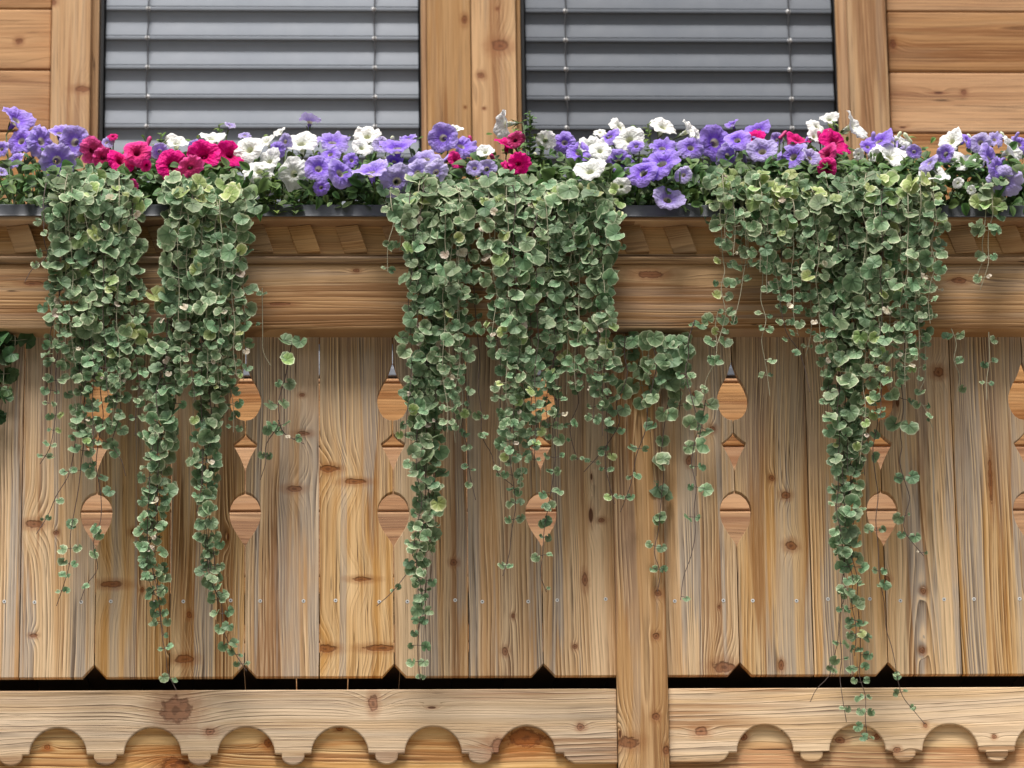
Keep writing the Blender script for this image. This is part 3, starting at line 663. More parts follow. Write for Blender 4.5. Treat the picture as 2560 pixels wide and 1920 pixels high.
# ------------------------------------------------------------------ trailing ground ivy
class Ivy:
    def __init__(s, px, label, y=-0.05):
        p = at(px, 500, y); p.z = zs
        s.t = thing('ground_ivy', label, 'trailing plant', p, 'variegated ground ivy trailing from the planter')
        s.leaves = []
    def leaf(s, p, size, young=0.0, kind='n', flat=0.0):
        n = Vector((rnd.gauss(0, .48), -1.0 + flat, rnd.gauss(0.28 + 0.3 * young, .42)))
        if kind == 'd': n = Vector((rnd.gauss(0, .4), -1, rnd.gauss(0.2, .35)))
        upv = Vector((rnd.gauss(0, 1.0), -0.3, 1 if rnd.random() < 0.8 else -0.7))
        s.leaves.append((p, basis(n, upv), size, kind))
    def strand(s, pts, y, size=0.0150, gap=35, start=True, yend=None, dens=1.0, thin=False, tail=0.4, kind='n', bare=0.0, drift=0.0, ytop=None):
        """pts: photo pixels down the stem; y: depth of the hanging part"""
        P = []
        if start:
            x0, y0 = pts[0]
            P = [at(x0 + rnd.uniform(-30, 30), y0 - 18, -0.04 + rnd.uniform(-.03, .03)), at(x0 + rnd.uniform(-8, 8), y0 - 38 + rnd.uniform(-22, 18), (YL + y) / 2 + 0.01)]
            P[0].z = zs - 0.01
        yy = y
        for i, q in enumerate(pts):
            t = i / max(1, len(pts) - 1)
            P.append(at(q[0] + rnd.uniform(-7, 7), q[1], y + drift * t + rnd.uniform(-.006, .006)))
            if i < len(pts) - 1:                       # kinks at the nodes
                q2 = pts[i + 1]; ln = math.hypot(q2[0] - q[0], q2[1] - q[1]); nk = int(ln // 75)
                for kk in range(1, nk + 1):
                    tt = kk / (nk + 1); P.append(at(q[0] + (q2[0] - q[0]) * tt + rnd.gauss(0, 4.5), q[1] + (q2[1] - q[1]) * tt, y + rnd.uniform(-.005, .005)))
        c = catmull(P, 0.012)
        v, f = [], []; b = wpos(s.t)
        r = 0.0012 if not thin else 0.0013
        # nodes
        Ls = [0.0]
        for i in range(1, len(c)): Ls.append(Ls[-1] + (c[i] - c[i - 1]).length)
        tot = Ls[-1]; d = gap * PX * rnd.uniform(0.3, 1.0); 
        if not start: d = gap * PX * .3
        pet = []
        while d < tot:
            i = max(1, next(k for k in range(len(Ls)) if Ls[k] >= d)); a = (d - Ls[i - 1]) / max(1e-9, Ls[i] - Ls[i - 1])
            p = c[i - 1].lerp(c[i], a); t = d / tot
            taper = 1.0 if t < 1 - tail else 1.0 - 0.45 * (t - (1 - tail)) / tail
            if rnd.random() < dens * (1 - bare * t):
                az = rnd.uniform(0, pi)
                for sg in (1, -1):
                    if rnd.random() < 0.08: continue
                    off = Vector((cos(az) * sg, -abs(sin(az)) * 0.8 * (1 if rnd.random() < .5 else -0.7), rnd.uniform(-.15, .5))).normalized()
                    sz = size * taper * min(1.35 if t < .5 else 1.15, rnd.lognormvariate(-0.06, 0.26))
                    if p.y > -0.11 and p.z > zl1 - 0.03: sz *= 0.95
                    e = p + off * (sz * rnd.uniform(.75, 1.25) + 0.004)
                    tube(v, f, [p - b, e - b], 0.0008, 0.0006, 3)
                    yg = 0.0
                    kd = kind
                    if kind == 'n':
                        top = p.z > zl1 - 0.02
                        if rnd.random() < (0.36 if top else 0.06): kd = 'y'
                        elif rnd.random() < (0.035 if t < .85 else 0.12): kd = 'x'; sz *= 0.6
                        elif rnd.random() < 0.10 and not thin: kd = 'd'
                    s.leaf(e + Vector((0, -0.0005, -sz * 0.25)), sz, 1.0 if p.z > zl1 - 0.02 else 0.0, kd)
            d += gap * PX * rnd.uniform(.75, 1.3)
        tube(v, f, [p - b for p in c], r, r * 0.6, 5)
        dark = thin or (len(pts) and pts[-1][1] > 1000 and rnd.random() < .7)
        mesh_obj('trailing_stem', pydata('trailing_stem', v, f, True), M_stem_d if dark else M_stem, s.t, b)
    def fill(s, xs, env, n, size=0.0152, top=(455, 520), ys=(-0.175, -0.115), short=(0.80, 1.04), conv=None):
        for k in range(n):
            x = xs[0] + (xs[1] - xs[0]) * (k + rnd.uniform(0.1, 0.9)) / n
            ye = interp(env, x); ye = 520 + (ye - 520) * rnd.uniform(*short)
            y0 = rnd.uniform(*top) + 30
            xe = x + rnd.uniform(-14, 14)
            if conv: xe = x + (conv - x) * 0.25 * (ye - 500) / 600 + rnd.uniform(-12, 12)
            m = (y0 + ye) / 2
            pts = [(x, y0), ((x + xe) / 2 + rnd.uniform(-10, 10), m), (xe, ye)] if ye - y0 > 160 else [(x, y0), (xe, max(ye, y0 + 40))]
            s.strand(pts, rnd.uniform(*ys), size)
    def mound(s, xs, n, ya=400, yb=500):
        for k in range(n):
            x = rnd.uniform(*xs); py = ya + (yb - ya) * rnd.random() ** 0.8; y = rnd.uniform(-0.13, -0.04)
            s.leaf(at(x, py, y), 0.0165 * rnd.uniform(.75, 1.3), 1.0, 'y' if rnd.random() < 0.45 else 'n', 0.35)
    def done(s, cap=285):
        s.leaves.sort(key=lambda q: q[0].y + (0.05 if q[3] == 'd' else 0))
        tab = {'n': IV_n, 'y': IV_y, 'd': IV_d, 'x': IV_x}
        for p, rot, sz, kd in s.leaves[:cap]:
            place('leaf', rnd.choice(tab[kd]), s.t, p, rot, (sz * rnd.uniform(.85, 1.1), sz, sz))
        rest = s.leaves[cap:]
        if rest:
            v, f, rim, vein, tone = [], [], [], [], []; b = wpos(s.t)
            for p, rot, sz, kd in rest:
                me = rnd.choice(IV); o = len(v); m = rot.to_4x4()
                v += [(rot @ Vector(q.co)) * sz + p - b for q in me.vertices]
                rim += [a.value for a in me.attributes['rim'].data]; vein += [a.value for a in me.attributes['vein'].data]; tone += [rnd.random()] * len(me.vertices)
                f += [tuple(i + o for i in q.vertices) for q in me.polygons]
            me = pydata('inner_foliage', v, f, True); setattr_f(me, 'rim', rim); setattr_f(me, 'vein', vein); setattr_f(me, 'tone', tone)
            o = mesh_obj('inner_foliage', me, M_ivy, s.t, b); o['kind'] = 'stuff'
        IVN.append((s.t.name, len(s.leaves)))
IVN = []
def interp(t, x):
    if x <= t[0][0]: return t[0][1]
    for (a, b), (c, d) in zip(t, t[1:]):
        if x <= c: return b + (d - b) * (x - a) / (c - a)
    return t[-1][1]

# left pair of curtains
a = Ivy(250, 'ground ivy curtain hanging leftmost over the handrail, with thin dark stems at its lower edge')
a.fill((142, 332), [(125, 760), (150, 930), (200, 1010), (245, 1080), (290, 1060), (330, 1000), (375, 960)], 11)
a.fill((142, 330), [(125, 640), (365, 720)], 5, short=(.4, .9))
a.mound((100, 385), 26, 415, 505)
for q in (([(335, 520), (338, 740), (362, 880), (366, 1010)], -.13), ([(318, 520), (330, 760), (346, 900), (340, 1090)], -.14), ([(155, 520), (140, 760), (122, 900), (128, 1010)], -.14), ([(190, 520), (185, 800), (182, 960), (196, 1090)], -.13), ([(235, 520), (232, 820), (225, 1000), (236, 1130)], -.15)):
    a.strand(q[0], q[1])
a.strand([(205, 500), (200, 800), (210, 1040), (165, 1190), (120, 1290), (84, 1335)], -0.13, 0.012, 42, thin=True, bare=.45)
a.strand([(160, 500), (150, 800), (140, 1000), (128, 1120), (95, 1160)], -0.14, 0.013, 40, thin=True, bare=.45)
a.strand([(260, 500), (262, 800), (250, 1100), (245, 1300), (238, 1420), (195, 1505)], -0.12, 0.0145, 46, thin=True, bare=.4)
a.strand([(225, 500), (225, 850), (200, 1150), (182, 1290), (172, 1400), (145, 1515)], -0.13, 0.014, 42, thin=True, bare=.4)
a.strand([(275, 520), (275, 800), (300, 1030), (285, 1110), (320, 1190)], -0.13, 0.015, 44, thin=True, bare=.3)
a.strand([(115, 500), (112, 600), (118, 640), (60, 705)], -0.15, 0.011, 50, thin=True, bare=.6)
a.done()
a = Ivy(520, 'ground ivy with two long tapering tails, beside the leftmost curtain', -0.04)
a.fill((434, 618), [(398, 900), (430, 980), (480, 990), (530, 1010), (570, 1010), (600, 980), (622, 900), (640, 700)], 10)
a.fill((440, 632), [(400, 720), (640, 620)], 5, short=(.4, .9))
a.mound((395, 650), 22, 430, 505)
for q in (([(440, 520), (432, 740), (424, 860), (440, 1010)], -.14), ([(560, 520), (566, 800), (575, 960), (580, 1080)], -.13)): a.strand(q[0], q[1])
for off, ye in ((-14, 1490), (8, 1600), (-4, 1560), (0, 1725)):
    pts = [(450 + off, 500), (436 + off, 760), (408 + off, 980), (394 + off, 1215), (378 + off, 1380), (392 + off * .7, 1490), (402 + off * .5, 1590), (425, 1680), (446, 1725)]
    a.strand([p for p in pts if p[1] <= ye], -0.135 + off * .001, 0.0158, 33, thin=True, tail=.45, bare=.12 if ye > 1650 else 0)
for off, ye in ((-14, 1300), (14, 1440), (4, 1520), (0, 1678)):
    pts = [(520 + off, 500), (522 + off, 760), (521 + off, 984), (514 + off, 1157), (508 + off, 1280), (524 + off * .7, 1423), (548 + off * .4, 1510), (565, 1580), (612, 1678)]
    a.strand([p for p in pts if p[1] <= ye], -0.135 + off * .001, 0.0158, 33, thin=True, tail=.45, bare=.12 if ye > 1600 else 0)
a.done()
# middle curtains
a = Ivy(1080, 'ground ivy curtain with one straight tail hanging before the middle cut-outs', -0.05)
a.fill((1020, 1168), [(1000, 900), (1020, 1120), (1060, 1180), (1100, 1190), (1130, 1160), (1160, 1040), (1195, 900)], 9)
a.fill((1005, 1190), [(985, 620), (1020, 760), (1195, 740)], 6, short=(.5, 1))
a.mound((975, 1200), 22, 455, 510)
for off, ye in ((-16, 1430), (14, 1500), (-4, 1600), (0, 1700)):
    pts = [(1070 + off, 500), (1072 + off, 800), (1066 + off, 1050), (1068 + off, 1250), (1050 + off, 1390), (1052 + off * .5, 1490), (1048, 1580), (1047, 1700)]
    a.strand([p for p in pts if p[1] <= ye], -0.13 + off * .001, 0.016, 34, thin=True, tail=.4, bare=.12 if ye > 1650 else 0)
a.strand([(1090, 500), (1085, 900), (1080, 1200), (1070, 1370), (1010, 1450), (945, 1515)], -0.12, 0.012, 48, thin=True, bare=.5)
a.strand([(1165, 520), (1165, 900), (1160, 1060), (1175, 1180), (1195, 1250)], -0.12, 0.011, 46, thin=True, bare=.4)
a.strand([(975, 510), (985, 560), (972, 610), (968, 680)], -0.15, 0.012, 55, bare=.2)
a.done()
a = Ivy(1290, 'ground ivy curtain hanging between the straight-tailed one and the upright post', -0.05)
a.fill((1228, 1400), [(1195, 820), (1225, 900), (1255, 1120), (1290, 1230), (1330, 1240), (1370, 1170), (1400, 1050)], 10)
a.fill((1195, 1400), [(1195, 740), (1400, 760)], 6, short=(.45, .95))
a.mound((1195, 1410), 22, 455, 510)
a.strand([(1280, 510), (1280, 900), (1278, 1200), (1280, 1330), (1262, 1440)], -0.12, 0.0135, 42, thin=True, bare=.3)
a.strand([(1375, 510), (1380, 900), (1385, 1130), (1375, 1260), (1352, 1390), (1362, 1480)], -0.12, 0.0135, 44, thin=True, bare=.35)
a.strand([(1180, 560), (1195, 900), (1210, 1090), (1245, 1180), (1290, 1215)], -0.11, 0.012, 50, thin=True, bare=.5)
a.done()
a = Ivy(1470, 'ground ivy beside the upright post, its lower sprays loose and scattered', -0.05)
a.fill((1400, 1530), [(1400, 960), (1440, 1000), (1480, 1090), (1510, 1110), (1530, 930)], 7)
a.fill((1400, 1535), [(1400, 760), (1535, 740)], 5, short=(.45, .95))
a.mound((1400, 1530), 14, 465, 515)
a.strand([(1500, 520), (1505, 800), (1515, 1000), (1510, 1150), (1530, 1260)], -0.11, 0.015, 42, thin=True, bare=.2)
a.strand([(1440, 520), (1440, 900), (1432, 1060), (1440, 1150)], -0.11, 0.013, 46, thin=True, bare=.3)
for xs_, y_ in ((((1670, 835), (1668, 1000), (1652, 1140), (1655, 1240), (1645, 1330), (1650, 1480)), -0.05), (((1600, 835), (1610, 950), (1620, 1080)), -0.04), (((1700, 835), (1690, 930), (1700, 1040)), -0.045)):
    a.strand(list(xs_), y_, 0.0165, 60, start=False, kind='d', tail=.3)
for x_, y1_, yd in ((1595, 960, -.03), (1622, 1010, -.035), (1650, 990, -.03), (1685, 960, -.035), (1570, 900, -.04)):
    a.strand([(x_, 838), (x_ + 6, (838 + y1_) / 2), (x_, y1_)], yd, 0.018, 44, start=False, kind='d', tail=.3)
a.strand([(1625, 835), (1640, 900), (1625, 1010), (1560, 1270), (1545, 1280)], -0.075, 0.0135, 56, start=False, thin=True, bare=.2)
a.strand([(1730, 800), (1722, 850), (1715, 930), (1740, 1060), (1735, 1160), (1735, 1330), (1700, 1500)], -0.08, 0.014, 60, start=False, thin=True, bare=.4)
a.strand([(1790, 780), (1795, 860), (1765, 950), (1755, 1000)], -0.08, 0.0125, 60, start=False, bare=.1)
a.strand([(1760, 1000), (1745, 1130), (1735, 1190)], -0.07, 0.0145, 46, start=False, thin=True)
a.strand([(1560, 840), (1565, 930), (1545, 1010), (1530, 1100), (1460, 1180)], -0.08, 0.013, 58, start=False, thin=True, bare=.3)
a.done()
# right curtains
a = Ivy(1860, 'ground ivy with short loose strands right of the bare stretch of zinc edge', -0.05)
a.fill((1800, 1985), [(1800, 620), (1840, 680), (1900, 720), (1950, 790), (1985, 830)], 9)
a.fill((1780, 1985), [(1780, 560), (1985, 660)], 7, short=(.5, 1))
a.mound((1765, 1990), 34, 440, 515)
a.strand([(1800, 520), (1812, 640), (1808, 720), (1812, 780), (1800, 860)], -0.14, 0.0125, 46, bare=.2)
a.strand([(1862, 520), (1868, 640), (1850, 740), (1840, 810)], -0.15, 0.012, 48, bare=.3)
a.strand([(1905, 520), (1900, 700), (1908, 800), (1898, 850), (1925, 990)], -0.14, 0.0125, 46, bare=.4)
a.strand([(1960, 520), (1955, 760), (1965, 830), (2010, 910), (2030, 980)], -0.14, 0.0115, 50, thin=True, bare=.3)
a.done()
a = Ivy(2080, 'densest ground ivy curtain, its longest tail reaching the scalloped fascia below', -0.05)
a.fill((1990, 2180), [(1990, 840), (2030, 900), (2065, 1010), (2100, 1200), (2140, 1260), (2180, 1200)], 9)
a.fill((1985, 2180), [(1985, 700), (2180, 760)], 6, short=(.45, .95))
a.mound((1985, 2185), 22, 450, 510)
for off, ye in ((-20, 1400), (18, 1480), (-6, 1660), (10, 1850)):
    pts = [(2115 + off, 500), (2115 + off, 900), (2118 + off, 1157), (2116 + off, 1330), (2135 + off, 1500), (2143 + off * .6, 1640), (2160, 1740), (2162, 1850)]
    a.strand([p for p in pts if p[1] <= ye], -0.13 + off * .001, 0.0158, 34, thin=True, tail=.4, bare=.12 if ye > 1700 else 0)
a.strand([(2095, 520), (2100, 1000), (2105, 1400), (2100, 1640), (2102, 1740), (2110, 1805)], -0.12, 0.014, 44, thin=True, bare=.55)
a.strand([(2140, 520), (2120, 1200), (2110, 1480), (2095, 1600), (2070, 1690), (2020, 1755)], -0.12, 0.0125, 50, thin=True, bare=.65)
a.done()
a = Ivy(2260, 'ground ivy curtain rightmost of the three dense ones, with wiry bare stems', -0.05)
a.fill((2180, 2335), [(2180, 1080), (2220, 1010), (2260, 1020), (2290, 990), (2335, 820)], 8)
a.fill((2180, 2340), [(2180, 740), (2340, 680)], 6, short=(.45, .95))
a.mound((2180, 2345), 20, 445, 512)
a.strand([(2185, 520), (2190, 1000), (2192, 1300), (2200, 1440), (2215, 1570), (2232, 1650), (2260, 1740), (2315, 1810)], -0.12, 0.0125, 50, thin=True, bare=.5)
a.strand([(2255, 520), (2262, 900), (2252, 1080), (2250, 1155), (2272, 1245), (2262, 1330), (2305, 1390)], -0.12, 0.0165, 56, thin=True, bare=.2)
a.strand([(2290, 520), (2300, 800), (2310, 900), (2300, 990), (2335, 1070)], -0.12, 0.012, 46, bare=.3)
a.strand([(2285, 540), (2310, 620), (2315, 680), (2348, 728)], -0.14, 0.0115, 50, bare=.3)
a.done()
a = Ivy(2470, 'small sparse ground ivy with two thin stems at the right end', -0.05)
a.strand([(2462, 500), (2462, 570), (2452, 650), (2440, 700)], -0.13, 0.0145, 72, bare=0)
a.strand([(2482, 500), (2476, 575), (2470, 660), (2455, 725)], -0.13, 0.0145, 76, bare=0)
a.mound((2440, 2500), 9, 470, 540)
a.strand([(2380, 822), (2388, 900), (2396, 980)], -0.075, 0.014, 62, start=False, tail=.7)
a.strand([(2478, 830), (2476, 900), (2472, 1000)], -0.075, 0.013, 58, start=False, tail=.7)
a.done()
a = Ivy(720, 'lone stray stem of ground ivy with a few leaves below the handrail', -0.05)
a.strand([(738, 838), (728, 850), (715, 950), (690, 1060), (665, 1110), (650, 1200)], -0.08, 0.016, 62, start=False, thin=True, tail=.6)
a.strand([(690, 1050), (715, 1085), (765, 1110)], -0.075, 0.012, 52, start=False, thin=True)
a.strand([(650, 720), (655, 790), (665, 880), (672, 915)], -0.09, 0.009, 60, start=False, bare=.3)
a.done()
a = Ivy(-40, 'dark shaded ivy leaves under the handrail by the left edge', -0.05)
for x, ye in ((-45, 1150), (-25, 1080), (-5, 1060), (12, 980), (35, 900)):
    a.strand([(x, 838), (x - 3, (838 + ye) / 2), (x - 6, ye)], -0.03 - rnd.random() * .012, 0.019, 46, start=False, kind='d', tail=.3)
a.done()

# ------------------------------------------------------------------ petunias
def petalmat(name, core, body, edge_, throat, vein, vs=0.4):
    s = NT(name)
    r = s.n('Attribute', attribute_name='rad').outputs['Fac']
    an = s.n('Attribute', attribute_name='vein').outputs['Fac']
    tc = s.n('TexCoord'); nz = s.noise(tc.outputs['Object'], 2.2, 3, 0.6)
    oi = s.n('ObjectInfo'); r2 = s.math('FRACT', s.math('MULTIPLY', oi.outputs['Random'], 23.7)); r3 = s.math('FRACT', s.math('MULTIPLY', oi.outputs['Random'], 71.3))
    q = s.math('ADD', r, s.math('MULTIPLY', s.math('SUBTRACT', nz, 0.5), 0.35))
    base = s.mix(s.rng(q, 0.35, 0.70), core, body)
    base = s.mix(s.math('MULTIPLY', s.rng(q, 0.70, 1.05), s.rng(r2, 0.1, 0.9, 0.25, 1.0)), base, edge_)
    base = s.mix(s.math('MULTIPLY', an, vs), base, vein)
    base = s.mix(s.rng(r, 0.30, 0.20), base, throat)
    hv = s.n('HueSaturation'); s.put(hv.inputs['Value'], s.rng(r3, 0, 1, 0.85, 1.12, False)); s.put(hv.inputs['Saturation'], s.rng(r2, 0, 1, 1.05, 0.93, False))
    s.l(base, hv.inputs['Color']); s.l(hv.outputs[0], s.b.inputs['Base Color'])
    s.b.inputs['Roughness'].default_value = 0.6; s.b.inputs['Specular IOR Level'].default_value = 0.2
    s.bump(s.math('ADD', nz, s.math('MULTIPLY', an, -0.6)), 0.35, 0.08)
    t = s.n('BsdfTranslucent'); s.l(hv.outputs[0], t.inputs[0]); mx = s.n('MixShader'); mx.inputs[0].default_value = 0.3
    s.l(s.b.outputs[0], mx.inputs[1]); s.l(t.outputs[0], mx.inputs[2]); s.l(mx.outputs[0], s.out.inputs[0])
    return s.m
M_pur = petalmat('purple_petal', (0.25, 0.13, 0.72), (0.38, 0.26, 0.82), (0.56, 0.47, 0.88), (0.60, 0.56, 0.44), (0.14, 0.06, 0.50), 0.22)
M_lav = petalmat('lavender_petal', (0.36, 0.28, 0.68), (0.50, 0.43, 0.78), (0.68, 0.63, 0.86), (0.62, 0.58, 0.42), (0.22, 0.14, 0.52), 0.22)
M_mag = petalmat('magenta_petal', (0.62, 0.006, 0.15), (0.80, 0.014, 0.24), (0.85, 0.07, 0.38), (0.30, 0.002, 0.07), (0.50, 0.0, 0.11))
M_whi = petalmat('white_petal', (0.84, 0.86, 0.80), (0.90, 0.90, 0.89), (0.91, 0.91, 0.90), (0.70, 0.73, 0.50), (0.72, 0.74, 0.68), 0.12)
M_cal = plainmat('calyx_green', (0.08, 0.13, 0.035), 0.6)
def flower_mesh(seed, ruff, cone, dro):
    """five-lobed trumpet, unit radius, mouth towards +Z; second material = green calyx"""
    q = random.Random(seed); n = 40; v = []; f = []; rad = []; vein = []
    prof = [(0.10, -0.62), (0.15, -0.40), (0.22, -0.18), (0.36, -0.05), (0.55, 0.02 + cone * .1), (0.76, 0.05 + cone * .32), (0.92, 0.03 + cone * .5), (1.0, -0.02 + cone * .55)]
    p1, p2, p3 = q.uniform(0, 6), q.uniform(0, 6), q.uniform(0, 6)
    lob = [q.uniform(.92, 1.08) for _ in range(5)]; lz = [q.uniform(-.11, .11) - dro * (.3 if k in (2, 3) else 0) for k in range(5)]
    for i, (r, z) in enumerate(prof):
        for k in range(n):
            t = 2 * pi * k / n; g = (t / (2 * pi) * 5) % 1.0; li = int(t / (2 * pi) * 5) % 5
            sh = sin(pi * g)
            wgt = max(0, (r - .3) / .7)
            rr = r * (1 + wgt * (0.11 * (sh ** 0.4) - 0.07)) * (1 + wgt * (lob[li] - 1) * sh)
            zz = z + wgt ** 1.6 * (lz[li] * sh + ruff * (0.10 * sin(7 * t + p1) + 0.06 * sin(12 * t + p2)) + 0.13 * sin(2 * t + p3)) - wgt * 0.05 * (1 - sh)
            rr *= 1 + wgt ** 2 * ruff * 0.05 * sin(13 * t + p2)
            v.append((rr * cos(t), rr * sin(t), zz)); rad.append(r); vein.append(max(0, 1 - abs(g - .5) * 9) * (1 if r > .2 else .3) * (1.1 - r) )
    for i in range(len(prof) - 1):
        for k in range(n): f.append((i * n + k, i * n + (k + 1) % n, (i + 1) * n + (k + 1) % n, (i + 1) * n + k))
    nf = len(f)
    # outer tube and calyx
    b = len(v)
    for r, z in ((0.20, -0.36), (0.13, -0.62), (0.085, -0.92)):
        for k in range(10): v.append((r * cos(2 * pi * k / 10), r * sin(2 * pi * k / 10), z)); rad.append(.4); vein.append(.1)
    for i in range(2):
        for k in range(10): f.append((b + i * 10 + k, b + (i + 1) * 10 + k, b + (i + 1) * 10 + (k + 1) % 10, b + i * 10 + (k + 1) % 10))
    nt_ = len(f); b = len(v)
    for j in range(5):
        a_ = 2 * pi * j / 5
        for r, z, wdt in ((0.07, -0.98, .04), (0.20, -0.72, .085), (0.36, -0.52, .01)):
            for sg in (-1, 1):
                v.append((r * cos(a_) - sg * wdt * sin(a_), r * sin(a_) + sg * wdt * cos(a_), z)); rad.append(.5); vein.append(0)
        c = b + j * 6; f += [(c, c + 1, c + 3, c + 2), (c + 2, c + 3, c + 5, c + 4)]
    me = pydata('flower', v, f, True); setattr_f(me, 'rad', rad); setattr_f(me, 'vein', vein)
    return me, nt_
FM = [flower_mesh(i, *a_) for i, a_ in enumerate(((.35, -.1, .15), (.55, .1, .3), (.8, -.25, .4), (.6, .3, .2), (1.2, .15, .8), (.8, -.45, .6)))]
def fm_mat(m):
    out = []
    for me, nt_ in FM:
        c = me.copy(); c.materials.clear(); c.materials.append(m); c.materials.append(M_cal)
        mi = [0] * len(c.polygons)
        for k in range(nt_, len(mi)): mi[k] = 1
        c.polygons.foreach_set('material_index', mi); out.append(c)
    return out
FMS = {'P': fm_mat(M_pur), 'L': fm_mat(M_lav), 'M': fm_mat(M_mag), 'W': fm_mat(M_whi)}
# x, y, radius in photo pixels, colour, facing: f front, u up, s+/s- side, d down
FL = '''43 297 36 P u;52 350 35 P f;106 352 39 P f;148 330 22 P u;184 355 39 P f;143 400 39 P d;3 372 20 P f;40 400 22 P f;5 430 14 L f
234 376 33 M f;258 394 25 M d;282 340 11 M u;265 355 20 L f;345 380 38 M f;302 402 34 M f;365 413 16 M f;400 378 20 P f;442 357 28 W u;486 366 18 P f
432 415 40 M f;476 417 30 M d;509 388 38 M f;529 345 28 W u;575 386 36 M f;575 312 14 L u;612 337 14 L u;622 372 36 W f;330 463 14 M d
665 352 24 W u;753 355 36 W u;712 354 20 L f;670 402 32 W f;648 425 34 W f;733 434 37 W d;775 300 25 L s0;831 352 36 P u;825 384 24 P f;798 420 36 P f;854 431 40 P f;926 427 38 P f
918 338 30 W u;905 368 24 W f;993 366 38 P u;986 402 22 P f;1065 394 36 L u;1045 430 34 L f;1090 430 30 L d;993 453 40 L d;952 362 24 L f;1106 344 36 P f;1155 362 36 P u;802 469 20 P d
1140 400 22 M f;1213 379 20 W f;1143 322 14 W u;1216 422 24 L d;1250 425 26 M f;1274 417 18 M f;1260 312 34 W s-;1268 358 26 M u;1187 420 20 L f
1289 350 22 M f;1297 408 26 M d;1364 350 22 W d;1410 356 30 P f;1445 380 32 P f;1480 362 31 W u;1500 375 26 W f;1474 425 37 W f;1523 340 26 P u
1552 316 27 W u;1572 346 36 W f;1659 316 29 W u;1723 326 29 W s+;1743 340 18 W s+;1656 367 32 P u;1549 402 35 P f;1653 405 40 P u;1607 430 37 P f;1728 367 34 P f
1789 356 41 P f;1844 347 36 P f;1893 323 29 P u;1821 390 29 P d;1572 434 15 L d;1885 344 25 M f;1905 376 36 L f;1670 497 38 L f;1708 437 20 L f;1552 466 22 W d
1995 350 27 M u;1981 390 39 P f;2027 393 28 L f;2088 357 40 M f;2065 387 34 M f;2068 419 24 M d;2073 297 21 W u;2134 314 35 W s+;2044 316 22 W u;2036 340 22 W f
2195 350 34 P u;2235 353 36 L f;2227 390 38 W f;2189 385 20 W f;2285 379 18 P d;2146 385 14 W d;2377 350 34 W u;2363 385 24 P f;2418 350 22 P f;2322 405 26 L f;2334 437 37 W f
2415 402 41 W u;2450 356 26 L f;2478 396 41 P f;2513 453 39 L d;2496 420 28 P f;2528 376 32 W s+;2551 359 30 P f;2487 347 22 L u;2395 457 14 W d;2428 475 11 W d
1590 365 20 P f;1500 330 14 W u;690 375 22 P f;880 400 20 P f;1020 345 18 P u;2260 350 20 W u;2170 365 22 P f;1940 350 18 P f;700 330 14 W u;1830 310 16 P u'''
flowers = []
for ln in FL.replace('\n', ';').split(';'):
    q = ln.split(); flowers.append((float(q[0]), float(q[1]), float(q[2]), q[3], q[4]))
PLANTS = [  # photo x of the root, colours, label
    (95, 'PL', 'purple petunia at the left end, one bloom standing above the rest'),
    (320, 'M', 'magenta petunia nearest the left end, two blooms open side by side'),
    (500, 'M', 'magenta petunia with clustered blooms under the paler blind'),
    (480, 'WPL', 'white petunia peeping out among the magenta blooms'),
    (690, 'WL', 'white petunia with a low drooping bloom over the first bare zinc stretch'),
    (850, 'PL', 'purple petunia with a row of three blooms low under the paler blind'),
    (915, 'W', 'white petunia with one tall ruffled bloom among purple ones'),
    (1060, 'PL', 'purple petunia with crumpled pale lavender blooms below the middle timbers'),
    (1230, 'ML', 'magenta petunia in front of the middle timbers beside a tall green shoot'),
    (1300, 'W', 'white petunia whose funnel bloom stands sideways beside the tall green shoot'),
    (1440, 'P', 'purple petunia of two blooms just right of the tall green shoot'),
    (1510, 'W', 'white petunia with star-like blooms under the darker blind'),
    (1620, 'PL', 'purple petunia with one bloom hanging low over the zinc edge'),
    (1720, 'W', 'white petunia with a curled bloom raised against the darker blind'),
    (1830, 'PL', 'purple petunia piled high under the right part of the darker blind'),
    (1940, 'M', 'small magenta petunia between purple blooms under the darker blind'),
    (2010, 'PL', 'purple petunia in front of the magenta blooms by the right window trim'),
    (2080, 'M', 'magenta petunia with the largest bloom, by the right window trim'),
    (2090, 'W', 'white petunia tallest at the right window trim'),
    (2225, 'PL', 'purple petunia standing before the edge of the right plank wall'),
    (2230, 'W', 'white petunia just right of the window trim, bloom before a purple one'),
    (2380, 'W', 'white petunia before the right plank wall, blooms facing outward'),
    (2490, 'PL', 'purple petunia at the right end with a large open bloom'),
    (2540, 'W', 'white petunia at the right end beside a large purple bloom')]
plants = []
for px, cs, lab in PLANTS:
    p = at(px, 505, 0.0); p.z = zs; p.y = rnd.uniform(-0.03, 0.04)
    plants.append((px, cs, thing('petunia', lab, 'flowering plant', p, 'petunias in the planter'), [], []))
def nearest(x, c):
    k = [q for q in plants if c in q[1]]
    return min(k, key=lambda q: abs(q[0] - x))
